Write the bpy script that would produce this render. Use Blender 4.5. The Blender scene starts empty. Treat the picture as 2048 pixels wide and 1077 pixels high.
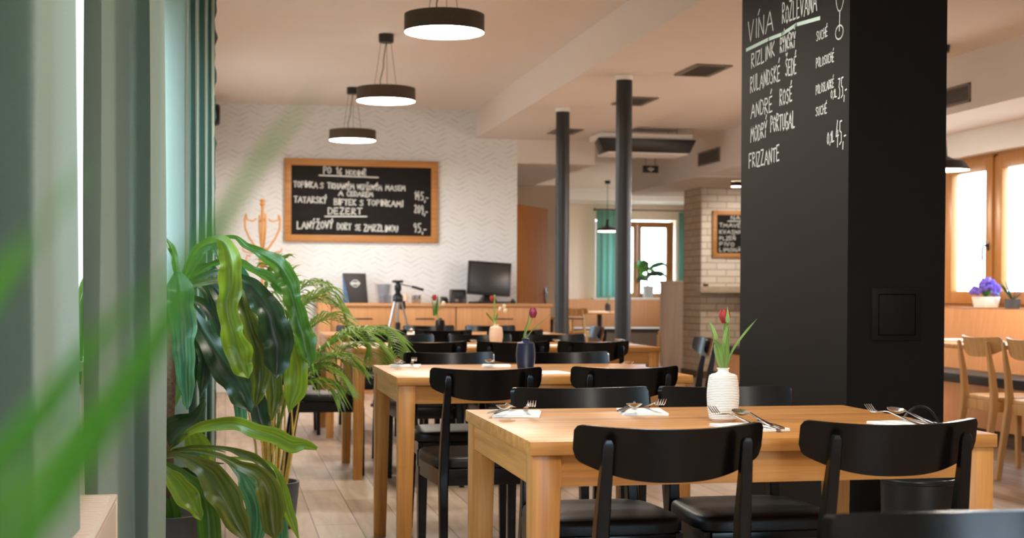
import bpy, bmesh, math, random
from mathutils import Vector, Matrix
random.seed(7)
sc = bpy.context.scene
COL = sc.collection
PI = math.pi

# ------------------------------------------------------------------ camera
F, PX, PY = 2800.0, 1024.0, 625.0            # focal length and optical axis in pixels of the 2048 x 1077 frame
YAW, PITCH, ROLL, H = .2018, -.015, .005, 1.077
fw = Vector((math.sin(YAW) * math.cos(PITCH), math.cos(YAW) * math.cos(PITCH), math.sin(PITCH)))
r0 = Vector((math.cos(YAW), -math.sin(YAW), 0)); u0 = r0.cross(fw)
rt = r0 * math.cos(ROLL) + u0 * math.sin(ROLL); up = u0 * math.cos(ROLL) - r0 * math.sin(ROLL)
CAM = Vector((0, 0, H))
cd = bpy.data.cameras.new('camera'); cam = bpy.data.objects.new('camera', cd); COL.objects.link(cam)
m = Matrix((rt, up, -fw)).transposed().to_4x4(); m.translation = CAM
cam.matrix_world = m
cd.sensor_fit = 'HORIZONTAL'; cd.sensor_width = 36; cd.lens = F / 2048 * 36
cd.shift_y = (PY - 538.5) / 2048
cd.clip_start = .05; cd.clip_end = 100
cd.dof.use_dof = True; cd.dof.focus_distance = 3.9; cd.dof.aperture_fstop = 5.4; cd.dof.aperture_blades = 0
sc.camera = cam

def at(px, py, D):
    return CAM + (fw + rt * ((px - PX) / F) - up * ((py - PY) / F)) * D

# ------------------------------------------------------------------ world, exposure
sc.view_settings.view_transform = 'Standard'; sc.view_settings.look = 'None'
sc.view_settings.gamma = 1; sc.view_settings.use_curve_mapping = False
sc.view_settings.exposure = 0.98
w = bpy.data.worlds.new('sky'); sc.world = w; w.use_nodes = True
bg = w.node_tree.nodes['Background']
wn, wl = w.node_tree.nodes, w.node_tree.links
wg = wn.new('ShaderNodeTexCoord'); ws_ = wn.new('ShaderNodeSeparateXYZ'); wl.new(wg.outputs['Generated'], ws_.inputs[0])
wr = wn.new('ShaderNodeMapRange'); wl.new(ws_.outputs[2], wr.inputs[0]); wr.inputs[1].default_value = -.06; wr.inputs[2].default_value = -.01; wr.inputs[3].default_value = 0; wr.inputs[4].default_value = 1
wm_ = wn.new('ShaderNodeMix'); wm_.data_type = 'RGBA'; wl.new(wr.outputs[0], wm_.inputs[0])
wm_.inputs[6].default_value = (.24, .26, .25, 1); wm_.inputs[7].default_value = (.60, .81, 1.0, 1)        # pale ground, bright cool sky
wl.new(wm_.outputs[2], bg.inputs[0]); bg.inputs[1].default_value = 8.6
cy = sc.cycles
cy.max_bounces = 10; cy.diffuse_bounces = 5; cy.glossy_bounces = 4; cy.transmission_bounces = 6; cy.transparent_max_bounces = 12
cy.sample_clamp_indirect = 5; cy.caustics_reflective = False; cy.caustics_refractive = False
cy.use_denoising = True

def portal(loc, rot, sx, sy):
    ld = bpy.data.lights.new('daylight_portal', 'AREA'); ld.shape = 'RECTANGLE'; ld.size = sx; ld.size_y = sy
    ld.cycles.is_portal = True
    o = bpy.data.objects.new('daylight_portal', ld); COL.objects.link(o); o.location = loc; o.rotation_euler = rot
portal((-.62, 2.82, 1.6), (0, -PI / 2, 0), 1.5, .75)       # window wall beside the camera
portal((-.62, 4.7, 1.6), (0, -PI / 2, 0), 1.5, .7)
portal((-.62, 7.17, 1.6), (0, -PI / 2, 0), 1.5, 2.35)
portal((-.62, 12.65, 1.6), (0, -PI / 2, 0), 1.5, 1.1)  # added window near the back wall
portal((6.05, 9.5, 1.58), (0, PI / 2, 0), 1.3, 2.7)        # windows above the bench
portal((8.15, 20.5, 1.65), (0, PI / 2, 0), 1.4, 2.2)        # added side window of the far room, unseen
portal((7.0, 23.7, 1.6), (PI / 2, 0, 0), 1.6, 1.4)        # window of the far room
portal((1.9, -2.7, 1.55), (-PI / 2, 0, 0), 2.2, 1.3)      # windows added behind the camera

# ------------------------------------------------------------------ materials
def lin(c):
    return tuple((x / 255 / 12.92 if x / 255 <= .04045 else ((x / 255 + .055) / 1.055) ** 2.4) for x in c)
MATS = {}
def mat(name, rgb, rough=.5, metal=0, spec=.5, emit=None, es=0, noise=0, nscale=20, bump=0, bscale=200, stretch=None):
    m = bpy.data.materials.new(name); m.use_nodes = True
    nt = m.node_tree; b = nt.nodes['Principled BSDF']; c = lin(rgb) + (1,)
    b.inputs['Base Color'].default_value = c
    b.inputs['Roughness'].default_value = rough; b.inputs['Metallic'].default_value = metal
    b.inputs['Specular IOR Level'].default_value = spec
    if emit:
        b.inputs['Emission Color'].default_value = lin(emit) + (1,); b.inputs['Emission Strength'].default_value = es
    if noise or bump:
        tc = nt.nodes.new('ShaderNodeTexCoord'); mp = nt.nodes.new('ShaderNodeMapping'); nt.links.new(tc.outputs['Object'], mp.inputs[0])
        if stretch: mp.inputs['Scale'].default_value = stretch
    if noise:
        n = nt.nodes.new('ShaderNodeTexNoise'); n.inputs['Scale'].default_value = nscale; n.inputs['Detail'].default_value = 4
        nt.links.new(mp.outputs[0], n.inputs[0])
        r = nt.nodes.new('ShaderNodeValToRGB'); nt.links.new(n.outputs[0], r.inputs[0])
        r.color_ramp.elements[0].position = .3; r.color_ramp.elements[1].position = .7
        r.color_ramp.elements[0].color = tuple(x * (1 - noise) for x in c[:3]) + (1,)
        r.color_ramp.elements[1].color = tuple(min(1, x * (1 + noise)) for x in c[:3]) + (1,)
        nt.links.new(r.outputs[0], b.inputs['Base Color'])
    if bump:
        n = nt.nodes.new('ShaderNodeTexNoise'); n.inputs['Scale'].default_value = bscale
        nt.links.new(mp.outputs[0], n.inputs[0])
        bp = nt.nodes.new('ShaderNodeBump'); bp.inputs['Strength'].default_value = bump; bp.inputs['Distance'].default_value = .002
        nt.links.new(n.outputs[0], bp.inputs['Height']); nt.links.new(bp.outputs[0], b.inputs['Normal'])
    MATS[name] = m
    return m

def wood(name, rgb, axis='X', rough=.4, contrast=.30, scale=1.0):
    m = bpy.data.materials.new(name); m.use_nodes = True
    nt = m.node_tree; b = nt.nodes['Principled BSDF']; N = nt.nodes.new; L = nt.links.new
    c = lin(rgb)
    tc = N('ShaderNodeTexCoord'); mp = N('ShaderNodeMapping'); L(tc.outputs['Object'], mp.inputs[0])
    k = 34 * scale
    s = {'X': (1.3, k, k), 'Y': (k, 1.3, k), 'Z': (k, k, 1.3)}[axis]
    mp.inputs['Scale'].default_value = s
    oi = N('ShaderNodeObjectInfo'); ad = N('ShaderNodeVectorMath'); ad.operation = 'ADD'
    L(mp.outputs[0], ad.inputs[0]); L(oi.outputs['Random'], ad.inputs[1])
    n1 = N('ShaderNodeTexNoise'); n1.inputs['Scale'].default_value = 1.0; n1.inputs['Detail'].default_value = 6; n1.inputs['Distortion'].default_value = .6
    L(ad.outputs[0], n1.inputs[0])
    n2 = N('ShaderNodeTexNoise'); n2.inputs['Scale'].default_value = 5.0; n2.inputs['Detail'].default_value = 3
    L(ad.outputs[0], n2.inputs[0])
    mx = N('ShaderNodeMath'); mx.operation = 'MULTIPLY_ADD'; L(n2.outputs[0], mx.inputs[0]); mx.inputs[1].default_value = .35; L(n1.outputs[0], mx.inputs[2])
    r = N('ShaderNodeValToRGB'); L(mx.outputs[0], r.inputs[0])
    e = r.color_ramp.elements
    e[0].position = .48; e[1].position = .86
    e[0].color = (c[0] * (1 - contrast), c[1] * (1 - contrast * 1.25), c[2] * (1 - contrast * 1.6), 1)
    e[1].color = (min(1, c[0] * (1 + contrast * .5)), min(1, c[1] * (1 + contrast * .5)), c[2] * (1 + contrast * .5), 1)
    L(r.outputs[0], b.inputs['Base Color']); b.inputs['Roughness'].default_value = rough
    b.inputs['Specular IOR Level'].default_value = .45
    bp = N('ShaderNodeBump'); bp.inputs['Strength'].default_value = .08; bp.inputs['Distance'].default_value = .002
    L(n2.outputs[0], bp.inputs['Height']); L(bp.outputs[0], b.inputs['Normal'])
    MATS[name] = m
    return m

OAK = (194, 137, 72)
for ax in 'XYZ': wood('oak_' + ax, OAK, ax, .36)
for ax in 'XYZ': wood('sidewood_' + ax, (200, 146, 96), ax, .45, .12)
for ax in 'XYZ': wood('benchwood_' + ax, (202, 144, 96), ax, .5, .10)
wood('doorwood', (176, 116, 54), 'Z', .75, .12)
wood('frameoak', (188, 132, 72), 'X', .45, .2)
wood('winwood', (168, 114, 56), 'Z', .4, .14)
wood('chairwood', (206, 158, 100), 'Z', .42, .16)
wood('palewood', (218, 196, 178), 'Z', .55, .12)
mat('black_lacquer', (7, 6, 6), .26, spec=.34, noise=.15, nscale=30)
mat('black_leather', (13, 12, 11), .42, spec=.34, bump=.25, bscale=260)
mat('black_plastic', (18, 18, 19), .35)
mat('black_metal', (22, 21, 21), .42, spec=.45)
mat('pillar_paint', (19, 16, 14), .6, spec=.16, bump=.12, bscale=350)
mat('pipe_paint', (40, 40, 41), .42, spec=.45)
mat('plaster', (230, 222, 216), .9, spec=.2, bump=.06, bscale=60)
mat('wall_paint', (232, 216, 198), .9, spec=.2, bump=.06, bscale=60)
mat('white_paint', (240, 238, 234), .6, spec=.3)
mat('radiator_paint', (222, 204, 186), .35)
mat('screen', (52, 50, 50), .3)
mat('steel', (190, 188, 184), .16, metal=1)
mat('dark_steel', (70, 68, 66), .3, metal=1)
mat('paper', (244, 243, 240), .85, spec=.2)
mat('chalk', (214, 218, 216), .95, spec=.1)
mat('chalk_mint', (190, 214, 206), .95, spec=.1)
mat('chalkboard', (26, 23, 22), .75, spec=.25, noise=.25, nscale=14)
mat('ceramic_white', (238, 233, 226), .42, spec=.4)
mat('ceramic_cream', (232, 208, 184), .5, spec=.4)
mat('ceramic_blue', (24, 38, 66), .4, spec=.5)
mat('ceramic_black', (24, 22, 24), .4, spec=.5)
mat('pot_gray', (70, 74, 80), .45, noise=.1, nscale=60)
mat('pot_light', (176, 178, 176), .6)
mat('shade_brown', (84, 72, 60), .75, spec=.3, noise=.35, nscale=260)
mat('shade_black', (36, 31, 28), .45)
mat('diffuser', (255, 250, 240), .5, emit=(255, 243, 228), es=44)
mat('bulb_white', (255, 250, 240), .5, emit=(255, 230, 200), es=30)
mat('vent_gray', (120, 112, 104), .5)
mat('vent_dark', (40, 38, 36), .7)
mat('bentwood', (206, 146, 82), .35)
mat('plate', (226, 228, 232), .35)
mat('gap_dark', (5, 5, 5), .95, spec=.05)
mat('soil', (52, 38, 28), .95, noise=.4, nscale=90)
mat('bark', (92, 70, 50), .9, noise=.4, nscale=70, bump=.6, bscale=60)
mat('menu_cover', (40, 36, 34), .6)
mat('menu_side', (72, 104, 152), .5)
mat('sign_black', (20, 18, 18), .5)
mat('sign_white', (236, 236, 232), .6)
mat('cushion_black', (24, 24, 28), .5, spec=.4)
mat('toekick', (92, 74, 60), .8)
mat('limestone', (190, 172, 150), .85, noise=.1, nscale=20)
mat('wax', (236, 226, 206), .6)
mat('stem_green', (120, 156, 70), .5)
mat('cane_yellow', (206, 176, 80), .5, noise=.2, nscale=40)

def leafy(name, rgb, rgb2, rough=.38, trans=.35, stripes=7, tr=None):
    """glossy leaf with stripes along its length (UV) and light passing through"""
    m = bpy.data.materials.new(name); m.use_nodes = True
    nt = m.node_tree; b = nt.nodes['Principled BSDF']; N = nt.nodes.new; L = nt.links.new
    out = nt.nodes['Material Output']
    uv = N('ShaderNodeUVMap'); mp = N('ShaderNodeMapping'); L(uv.outputs[0], mp.inputs[0])
    mp.inputs['Scale'].default_value = (stripes, 1.2, 1)
    oi = N('ShaderNodeObjectInfo'); ad = N('ShaderNodeVectorMath'); ad.operation = 'ADD'; L(mp.outputs[0], ad.inputs[0]); L(oi.outputs['Random'], ad.inputs[1])
    n = N('ShaderNodeTexNoise'); n.inputs['Scale'].default_value = 1; n.inputs['Detail'].default_value = 3; L(ad.outputs[0], n.inputs[0])
    r = N('ShaderNodeValToRGB'); L(n.outputs[0], r.inputs[0])
    r.color_ramp.elements[0].position = .38; r.color_ramp.elements[1].position = .66
    r.color_ramp.elements[0].color = lin(rgb) + (1,); r.color_ramp.elements[1].color = lin(rgb2) + (1,)
    L(r.outputs[0], b.inputs['Base Color']); b.inputs['Roughness'].default_value = rough; b.inputs['Specular IOR Level'].default_value = .5
    bp = N('ShaderNodeBump'); bp.inputs['Strength'].default_value = .12; bp.inputs['Distance'].default_value = .001
    L(n.outputs[0], bp.inputs['Height']); L(bp.outputs[0], b.inputs['Normal'])
    t = N('ShaderNodeBsdfTranslucent')
    if tr: t.inputs[0].default_value = lin(tr) + (1,)
    else: L(r.outputs[0], t.inputs[0])
    mx = N('ShaderNodeMixShader'); mx.inputs[0].default_value = trans
    L(b.outputs[0], mx.inputs[1]); L(t.outputs[0], mx.inputs[2]); L(mx.outputs[0], out.inputs[0])
    MATS[name] = m
    return m
leafy('leaf_lime', (100, 134, 34), (140, 166, 46), .36, .35)
leafy('leaf_mid', (58, 108, 34), (90, 134, 44), .34, .3)
leafy('leaf_dark', (24, 50, 26), (48, 78, 36), .4, .2)
leafy('leaf_olive', (66, 84, 26), (110, 118, 44), .36, .3)
leafy('leaf_teal', (50, 110, 76), (104, 156, 110), .34, .35)  # dracaena leaf tones: part variegation, part light through the blades put into colour
leafy('palm_leaf', (104, 148, 48), (164, 190, 84), .42, .35, 3)
leafy('near_leaf', (52, 128, 24), (98, 170, 50), .4, .45, 3)
leafy('tulip_leaf', (104, 146, 70), (150, 182, 104), .5, .25, 8)
leafy('petal_red', (170, 40, 44), (204, 84, 78), .5, .3, 8)
leafy('petal_dark', (130, 34, 66), (178, 84, 110), .5, .25, 8)
leafy('petal_white', (236, 226, 196), (246, 240, 222), .6, .3, 4)
leafy('petal_violet', (112, 88, 198), (150, 126, 226), .6, .15, 4)

def cloth(name, rgb, trans):
    m = bpy.data.materials.new(name); m.use_nodes = True
    nt = m.node_tree; b = nt.nodes['Principled BSDF']; N = nt.nodes.new; L = nt.links.new; out = nt.nodes['Material Output']
    tc = N('ShaderNodeTexCoord'); wv = N('ShaderNodeTexNoise'); wv.inputs['Scale'].default_value = 160
    mp = N('ShaderNodeMapping'); mp.inputs['Scale'].default_value = (1, 1, 3); L(tc.outputs['Object'], mp.inputs[0]); L(mp.outputs[0], wv.inputs[0])
    r = N('ShaderNodeValToRGB'); L(wv.outputs[0], r.inputs[0]); c = lin(rgb)
    r.color_ramp.elements[0].color = tuple(x * .88 for x in c) + (1,); r.color_ramp.elements[1].color = tuple(x * 1.1 for x in c) + (1,)
    L(r.outputs[0], b.inputs['Base Color']); b.inputs['Roughness'].default_value = .9; b.inputs['Specular IOR Level'].default_value = .15
    t = N('ShaderNodeBsdfTranslucent'); L(r.outputs[0], t.inputs[0])
    mx = N('ShaderNodeMixShader'); mx.inputs[0].default_value = trans
    L(b.outputs[0], mx.inputs[1]); L(t.outputs[0], mx.inputs[2]); L(mx.outputs[0], out.inputs[0])
    MATS[name] = m
cloth('curtain_cloth', (146, 164, 152), .14)
cloth('curtain_teal', (112, 158, 142), .35)

def mathn(nt, op, a, b=None, c=None):
    n = nt.nodes.new('ShaderNodeMath'); n.operation = op
    for i, v in enumerate((a, b, c)):
        if v is None: continue
        if isinstance(v, (int, float)): n.inputs[i].default_value = v
        else: nt.links.new(v, n.inputs[i])
    return n.outputs[0]

def glassy():
    m = bpy.data.materials.new('window_glass'); m.use_nodes = True
    nt = m.node_tree; N = nt.nodes.new; L = nt.links.new; out = nt.nodes['Material Output']
    nt.nodes.remove(nt.nodes['Principled BSDF'])
    t = N('ShaderNodeBsdfTransparent'); g = N('ShaderNodeBsdfGlossy'); g.inputs['Roughness'].default_value = .02
    mx = N('ShaderNodeMixShader'); fr = N('ShaderNodeLayerWeight'); k = mathn(nt, 'MULTIPLY_ADD', mathn(nt, 'POWER', fr.outputs['Facing'], 5), .7, .03)
    L(k, mx.inputs[0]); L(t.outputs[0], mx.inputs[1]); L(g.outputs[0], mx.inputs[2]); L(mx.outputs[0], out.inputs[0])
    MATS['window_glass'] = m
glassy()
def jar_glass():
    m = mat('jar_glass', (230, 236, 240), .05); b = m.node_tree.nodes['Principled BSDF']
    b.inputs['Transmission Weight'].default_value = .9; b.inputs['IOR'].default_value = 1.3
jar_glass()

def floor_mat():
    m = bpy.data.materials.new('floor_planks'); m.use_nodes = True
    nt = m.node_tree; b = nt.nodes['Principled BSDF']; N = nt.nodes.new; L = nt.links.new
    tc = N('ShaderNodeTexCoord'); mp = N('ShaderNodeMapping'); L(tc.outputs['Object'], mp.inputs[0]); mp.inputs['Rotation'].default_value = (0, 0, PI / 2)
    br = N('ShaderNodeTexBrick'); L(mp.outputs[0], br.inputs[0])
    br.inputs['Scale'].default_value = 1; br.inputs['Brick Width'].default_value = 1.2; br.inputs['Row Height'].default_value = .2
    br.inputs['Mortar Size'].default_value = .003; br.inputs['Mortar Smooth'].default_value = .2; br.offset = .37; br.inputs['Bias'].default_value = 0
    br.inputs['Color1'].default_value = lin((196, 174, 154)) + (1,); br.inputs['Color2'].default_value = lin((170, 147, 128)) + (1,)
    br.inputs['Mortar'].default_value = lin((112, 96, 84)) + (1,)
    n = N('ShaderNodeTexNoise'); mp2 = N('ShaderNodeMapping'); L(tc.outputs['Object'], mp2.inputs[0]); mp2.inputs['Scale'].default_value = (16, 1.6, 1)
    L(mp2.outputs[0], n.inputs[0]); n.inputs['Scale'].default_value = 1; n.inputs['Detail'].default_value = 6; n.inputs['Distortion'].default_value = .8
    r = N('ShaderNodeValToRGB'); L(n.outputs[0], r.inputs[0]); r.color_ramp.elements[0].position = .3; r.color_ramp.elements[1].position = .75
    r.color_ramp.elements[0].color = (.72, .68, .64, 1); r.color_ramp.elements[1].color = (1.1, 1.1, 1.1, 1)
    mx = N('ShaderNodeMix'); mx.data_type = 'RGBA'; mx.blend_type = 'MULTIPLY'; mx.inputs[0].default_value = 1
    L(br.outputs[0], mx.inputs[6]); L(r.outputs[0], mx.inputs[7]); L(mx.outputs[2], b.inputs['Base Color'])
    b.inputs['Roughness'].default_value = .42; b.inputs['Specular IOR Level'].default_value = .4
    bp = N('ShaderNodeBump'); bp.inputs['Strength'].default_value = .3; bp.inputs['Distance'].default_value = .003; bp.invert = True
    L(br.outputs['Fac'], bp.inputs['Height']); L(bp.outputs[0], b.inputs['Normal'])
    MATS['floor_planks'] = m
floor_mat()

def chevron_mat():
    """white wallpaper of embossed zigzag strokes"""
    m = bpy.data.materials.new('chevron_paper'); m.use_nodes = True
    nt = m.node_tree; b = nt.nodes['Principled BSDF']; N = nt.nodes.new; L = nt.links.new
    tc = N('ShaderNodeTexCoord'); sx = N('ShaderNodeSeparateXYZ'); L(tc.outputs['Object'], sx.inputs[0])
    tri = mathn(nt, 'PINGPONG', sx.outputs[0], .13)
    zz = mathn(nt, 'MULTIPLY_ADD', tri, .5, sx.outputs[2])
    # small jitter per half-wave column so the strokes do not line up
    colm = mathn(nt, 'FLOOR', mathn(nt, 'DIVIDE', sx.outputs[0], .26))
    zz = mathn(nt, 'ADD', zz, mathn(nt, 'MULTIPLY', mathn(nt, 'SINE', mathn(nt, 'MULTIPLY', colm, 12.9)), .02))
    fr = mathn(nt, 'PINGPONG', zz, .028)
    ln = mathn(nt, 'LESS_THAN', fr, .0045)
    n = N('ShaderNodeTexNoise'); n.inputs['Scale'].default_value = 9; n.inputs['Detail'].default_value = 2; L(tc.outputs['Object'], n.inputs[0])
    gate = N('ShaderNodeMapRange'); L(n.outputs[0], gate.inputs[0]); gate.inputs[1].default_value = .40; gate.inputs[2].default_value = .62
    f = mathn(nt, 'MULTIPLY', ln, gate.outputs[0])
    mx = N('ShaderNodeMix'); mx.data_type = 'RGBA'; L(f, mx.inputs[0])
    mx.inputs[6].default_value = lin((230, 234, 236)) + (1,); mx.inputs[7].default_value = lin((202, 206, 207)) + (1,)
    L(mx.outputs[2], b.inputs['Base Color']); b.inputs['Roughness'].default_value = .7; b.inputs['Specular IOR Level'].default_value = .3
    bp = N('ShaderNodeBump'); bp.inputs['Strength'].default_value = .3; bp.inputs['Distance'].default_value = .003
    L(fr, bp.inputs['Height']); L(bp.outputs[0], b.inputs['Normal'])
    MATS['chevron_paper'] = m
chevron_mat()

def brick_mat(name, c1, c2, cm):
    m = bpy.data.materials.new(name); m.use_nodes = True
    nt = m.node_tree; b = nt.nodes['Principled BSDF']; N = nt.nodes.new; L = nt.links.new
    tc = N('ShaderNodeTexCoord'); sx = N('ShaderNodeSeparateXYZ'); L(tc.outputs['Object'], sx.inputs[0])
    cx = N('ShaderNodeCombineXYZ'); L(mathn(nt, 'ADD', sx.outputs[0], sx.outputs[1]), cx.inputs[0]); L(sx.outputs[2], cx.inputs[1])
    br = N('ShaderNodeTexBrick'); L(cx.outputs[0], br.inputs[0]); br.inputs['Scale'].default_value = 1
    br.inputs['Brick Width'].default_value = .25; br.inputs['Row Height'].default_value = .085; br.inputs['Mortar Size'].default_value = .008; br.inputs['Mortar Smooth'].default_value = .4
    br.inputs['Color1'].default_value = lin(c1) + (1,); br.inputs['Color2'].default_value = lin(c2) + (1,); br.inputs['Mortar'].default_value = lin(cm) + (1,)
    L(br.outputs[0], b.inputs['Base Color']); b.inputs['Roughness'].default_value = .85
    bp = N('ShaderNodeBump'); bp.inputs['Strength'].default_value = .9; bp.inputs['Distance'].default_value = .012; bp.invert = True
    L(br.outputs['Fac'], bp.inputs['Height']); L(bp.outputs[0], b.inputs['Normal'])
    MATS[name] = m
brick_mat('brick_white', (238, 230, 220), (230, 220, 208), (206, 194, 180))
brick_mat('brick_beige', (214, 198, 178), (202, 184, 162), (176, 158, 138))

# ------------------------------------------------------------------ mesh helpers
class MB:
    def __init__(s): s.bm = bmesh.new(); s.uv = s.bm.loops.layers.uv.new('UVMap')
    def face(s, vs, uvs=None):
        try: f = s.bm.faces.new(vs)
        except ValueError: return None
        if uvs:
            for l, q in zip(f.loops, uvs): l[s.uv].uv = q
        return f
    def box(s, x0, x1, y0, y1, z0, z1, bev=0, M=None):
        b2 = bmesh.new()
        vs = [b2.verts.new((x, y, z)) for z in (z0, z1) for y in (y0, y1) for x in (x0, x1)]
        for q in ((0, 2, 3, 1), (4, 5, 7, 6), (0, 1, 5, 4), (2, 6, 7, 3), (0, 4, 6, 2), (1, 3, 7, 5)): b2.faces.new([vs[i] for i in q])
        if bev: bmesh.ops.bevel(b2, geom=list(b2.edges), offset=bev, segments=2, affect='EDGES', profile=.5)
        s.merge(b2, M); return s
    def hexa(s, bottom, top, bev=0):
        """box from four bottom and four top corners (counter-clockwise from above)"""
        b2 = bmesh.new(); a = [b2.verts.new(p) for p in bottom]; t = [b2.verts.new(p) for p in top]
        b2.faces.new(a[::-1]); b2.faces.new(t)
        for i in range(4): b2.faces.new((a[i], a[(i + 1) % 4], t[(i + 1) % 4], t[i]))
        if bev: bmesh.ops.bevel(b2, geom=list(b2.edges), offset=bev, segments=2, affect='EDGES', profile=.5)
        s.merge(b2); return s
    def merge(s, b2, M=None):
        mp = {}
        for v in b2.verts: mp[v] = s.bm.verts.new(M @ v.co if M else v.co)
        for f in b2.faces:
            try: s.bm.faces.new([mp[v] for v in f.verts])
            except ValueError: pass
        b2.free()
    def lathe(s, prof, n=32, c=(0, 0, 0), M=None, cap=True):
        rings = []
        for r, z in prof:
            ring = []
            for i in range(n):
                a = 2 * PI * i / n; p = Vector((r * math.cos(a), r * math.sin(a), z))
                p = M @ p if M else p
                ring.append(s.bm.verts.new(p + Vector(c)))
            rings.append(ring)
        for k, (a, b) in enumerate(zip(rings, rings[1:])):
            for i in range(n): s.face((a[i], a[(i + 1) % n], b[(i + 1) % n], b[i]))
        if cap:
            if prof[0][0] > 1e-5: s.face(rings[0][::-1])
            if prof[-1][0] > 1e-5: s.face(rings[-1])
        return s
    def tube(s, pts, rad, n=8, square=False, cap=True, up=None):
        """sweep along points; rad a number, a list, or pairs (half-width, half-depth) when square"""
        pts = [Vector(p) for p in pts]; k = len(pts); rings = []
        ref = Vector(up) if up else None
        for i, p in enumerate(pts):
            t = (pts[min(i + 1, k - 1)] - pts[max(i - 1, 0)]).normalized()
            if ref is None: ref = Vector((0, 0, 1)) if abs(t.z) < .9 else Vector((1, 0, 0))
            a = (ref - t * ref.dot(t)).normalized(); b = t.cross(a); 
            if not up: ref = a
            r = rad[i] if isinstance(rad, (list, tuple)) and not (square and isinstance(rad, tuple)) else rad
            if square:
                hw, hd = r if isinstance(r, (tuple, list)) else (r, r)
                c = min(hw, hd) * .25
                prof = [(hw, hd - c), (hw - c, hd), (-hw + c, hd), (-hw, hd - c), (-hw, -hd + c), (-hw + c, -hd), (hw - c, -hd), (hw, -hd + c)]
                ring = [s.bm.verts.new(p + a * x + b * y) for x, y in prof]
            else:
                ring = [s.bm.verts.new(p + a * (r * math.cos(2 * PI * j / n)) + b * (r * math.sin(2 * PI * j / n))) for j in range(n)]
            rings.append(ring)
        n = len(rings[0])
        for a, b in zip(rings, rings[1:]):
            for i in range(n): s.face((a[i], a[(i + 1) % n], b[(i + 1) % n], b[i]))
        if cap: s.face(rings[0][::-1]); s.face(rings[-1])
        return s
    def grid(s, fn, nu, nv, closed=False):
        """surface fn(u, v), u and v in 0..1"""
        V = [[s.bm.verts.new(fn(i / nu, j / nv)) for j in range(nv + 1)] for i in range(nu + 1)]
        for i in range(nu):
            for j in range(nv):
                s.face((V[i][j], V[i + 1][j], V[i + 1][j + 1], V[i][j + 1]),
                       ((j / nv, i / nu), (j / nv, (i + 1) / nu), ((j + 1) / nv, (i + 1) / nu), ((j + 1) / nv, i / nu)))
        return V
    def shell(s, fn, nu, nv, th):
        """two skins of fn(u, v, side) with a rim"""
        A = s.grid(lambda u, v: fn(u, v, 1), nu, nv); B = [[s.bm.verts.new(fn(i / nu, j / nv, -1)) for j in range(nv + 1)] for i in range(nu + 1)]
        for i in range(nu):
            for j in range(nv): s.face((B[i][j], B[i][j + 1], B[i + 1][j + 1], B[i + 1][j]))
        for i in range(nu):
            s.face((A[i][0], B[i][0], B[i + 1][0], A[i + 1][0])); s.face((A[i][nv], A[i + 1][nv], B[i + 1][nv], B[i][nv]))
        for j in range(nv):
            s.face((A[0][j], A[0][j + 1], B[0][j + 1], B[0][j])); s.face((A[nu][j], B[nu][j], B[nu][j + 1], A[nu][j + 1]))
    def build(s, name, material, parent=None, smooth=True, ang=35, solid=0):
        bm = s.bm
        bmesh.ops.recalc_face_normals(bm, faces=bm.faces)
        bm.normal_update()
        if smooth:
            for f in bm.faces: f.smooth = True
            for e in bm.edges:
                if len(e.link_faces) == 2 and e.calc_face_angle(0) > math.radians(ang): e.smooth = False
        me = bpy.data.meshes.new(name); bm.to_mesh(me); bm.free()
        me.materials.append(MATS[material])
        o = bpy.data.objects.new(name, me); COL.objects.link(o)
        if parent: o.parent = parent
        return o

def tag(o, label=None, cat=None, group=None, kind=None):
    if label: o['label'] = label
    if cat: o['category'] = cat
    if group: o['group'] = group
    if kind: o['kind'] = kind
    return o
def thing(name, label, cat, loc=(0, 0, 0), rz=0, group=None, kind=None):
    o = bpy.data.objects.new(name, None); COL.objects.link(o); o.empty_display_size = .1
    o.location = loc; o.rotation_euler = (0, 0, rz)
    return tag(o, label, cat, group, kind)
KIDS = {}
def copy_tree(root, loc, rz, label, group=None):
    if not KIDS:
        for o in COL.objects:
            pass
    r = root.copy(); COL.objects.link(r); r.location = loc; r.rotation_euler = (root.rotation_euler.x, root.rotation_euler.y, rz); r['label'] = label
    if group: r['group'] = group
    for ch in [o for o in COL.objects if o.parent is root]:
        c = ch.copy(); COL.objects.link(c); c.parent = r
        for g in [o for o in COL.objects if o.parent is ch]:
            d = g.copy(); COL.objects.link(d); d.parent = c
    return r
def struct(name, mb, material, label=None, parent=None):
    o = mb.build(name, material, parent, smooth=False)
    if not parent: o['kind'] = 'structure'
    if label: o['label'] = label
    return o

# ================================================================== SETTING
def wall_with_holes_x(mb, x0, x1, y0, y1, z0, z1, holes, hz):
    y = y0
    for a, b in holes:
        mb.box(x0, x1, y, a, z0, z1); mb.box(x0, x1, a, b, z0, hz[0]); mb.box(x0, x1, a, b, hz[1], z1); y = b
    mb.box(x0, x1, y, y1, z0, z1); return mb
YB = 15.0            # back wall
ZC = 3.04            # dining room ceiling
ZS = 2.735           # underside of the dropped soffit
ZR = 2.80            # ceiling of the side room
XS0, XS1 = 2.65, 4.05
struct('floor', MB().box(-1, 6.2, -2.8, 15, -.1, 0).box(-1, 8.1, 15, 24, -.1, 0), 'floor_planks')
struct('ceiling', MB().box(-1, XS0, -2.8, YB, ZC, ZC + .1), 'plaster')
struct('ceiling_soffit', MB().box(XS0, XS1, -2.8, YB, ZS, ZC + .1).box(XS1, 6, -2.8, 7.3, ZS, ZC + .1), 'plaster')
struct('ceiling_side', MB().box(XS1, 6.2, 7.3, 15, ZR, ZR + .1).box(XS1, 8.1, 15, 24, ZR, ZR + .1).box(3.1, XS1, YB + .02, 24, ZR, ZR + .1), 'plaster')
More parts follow.
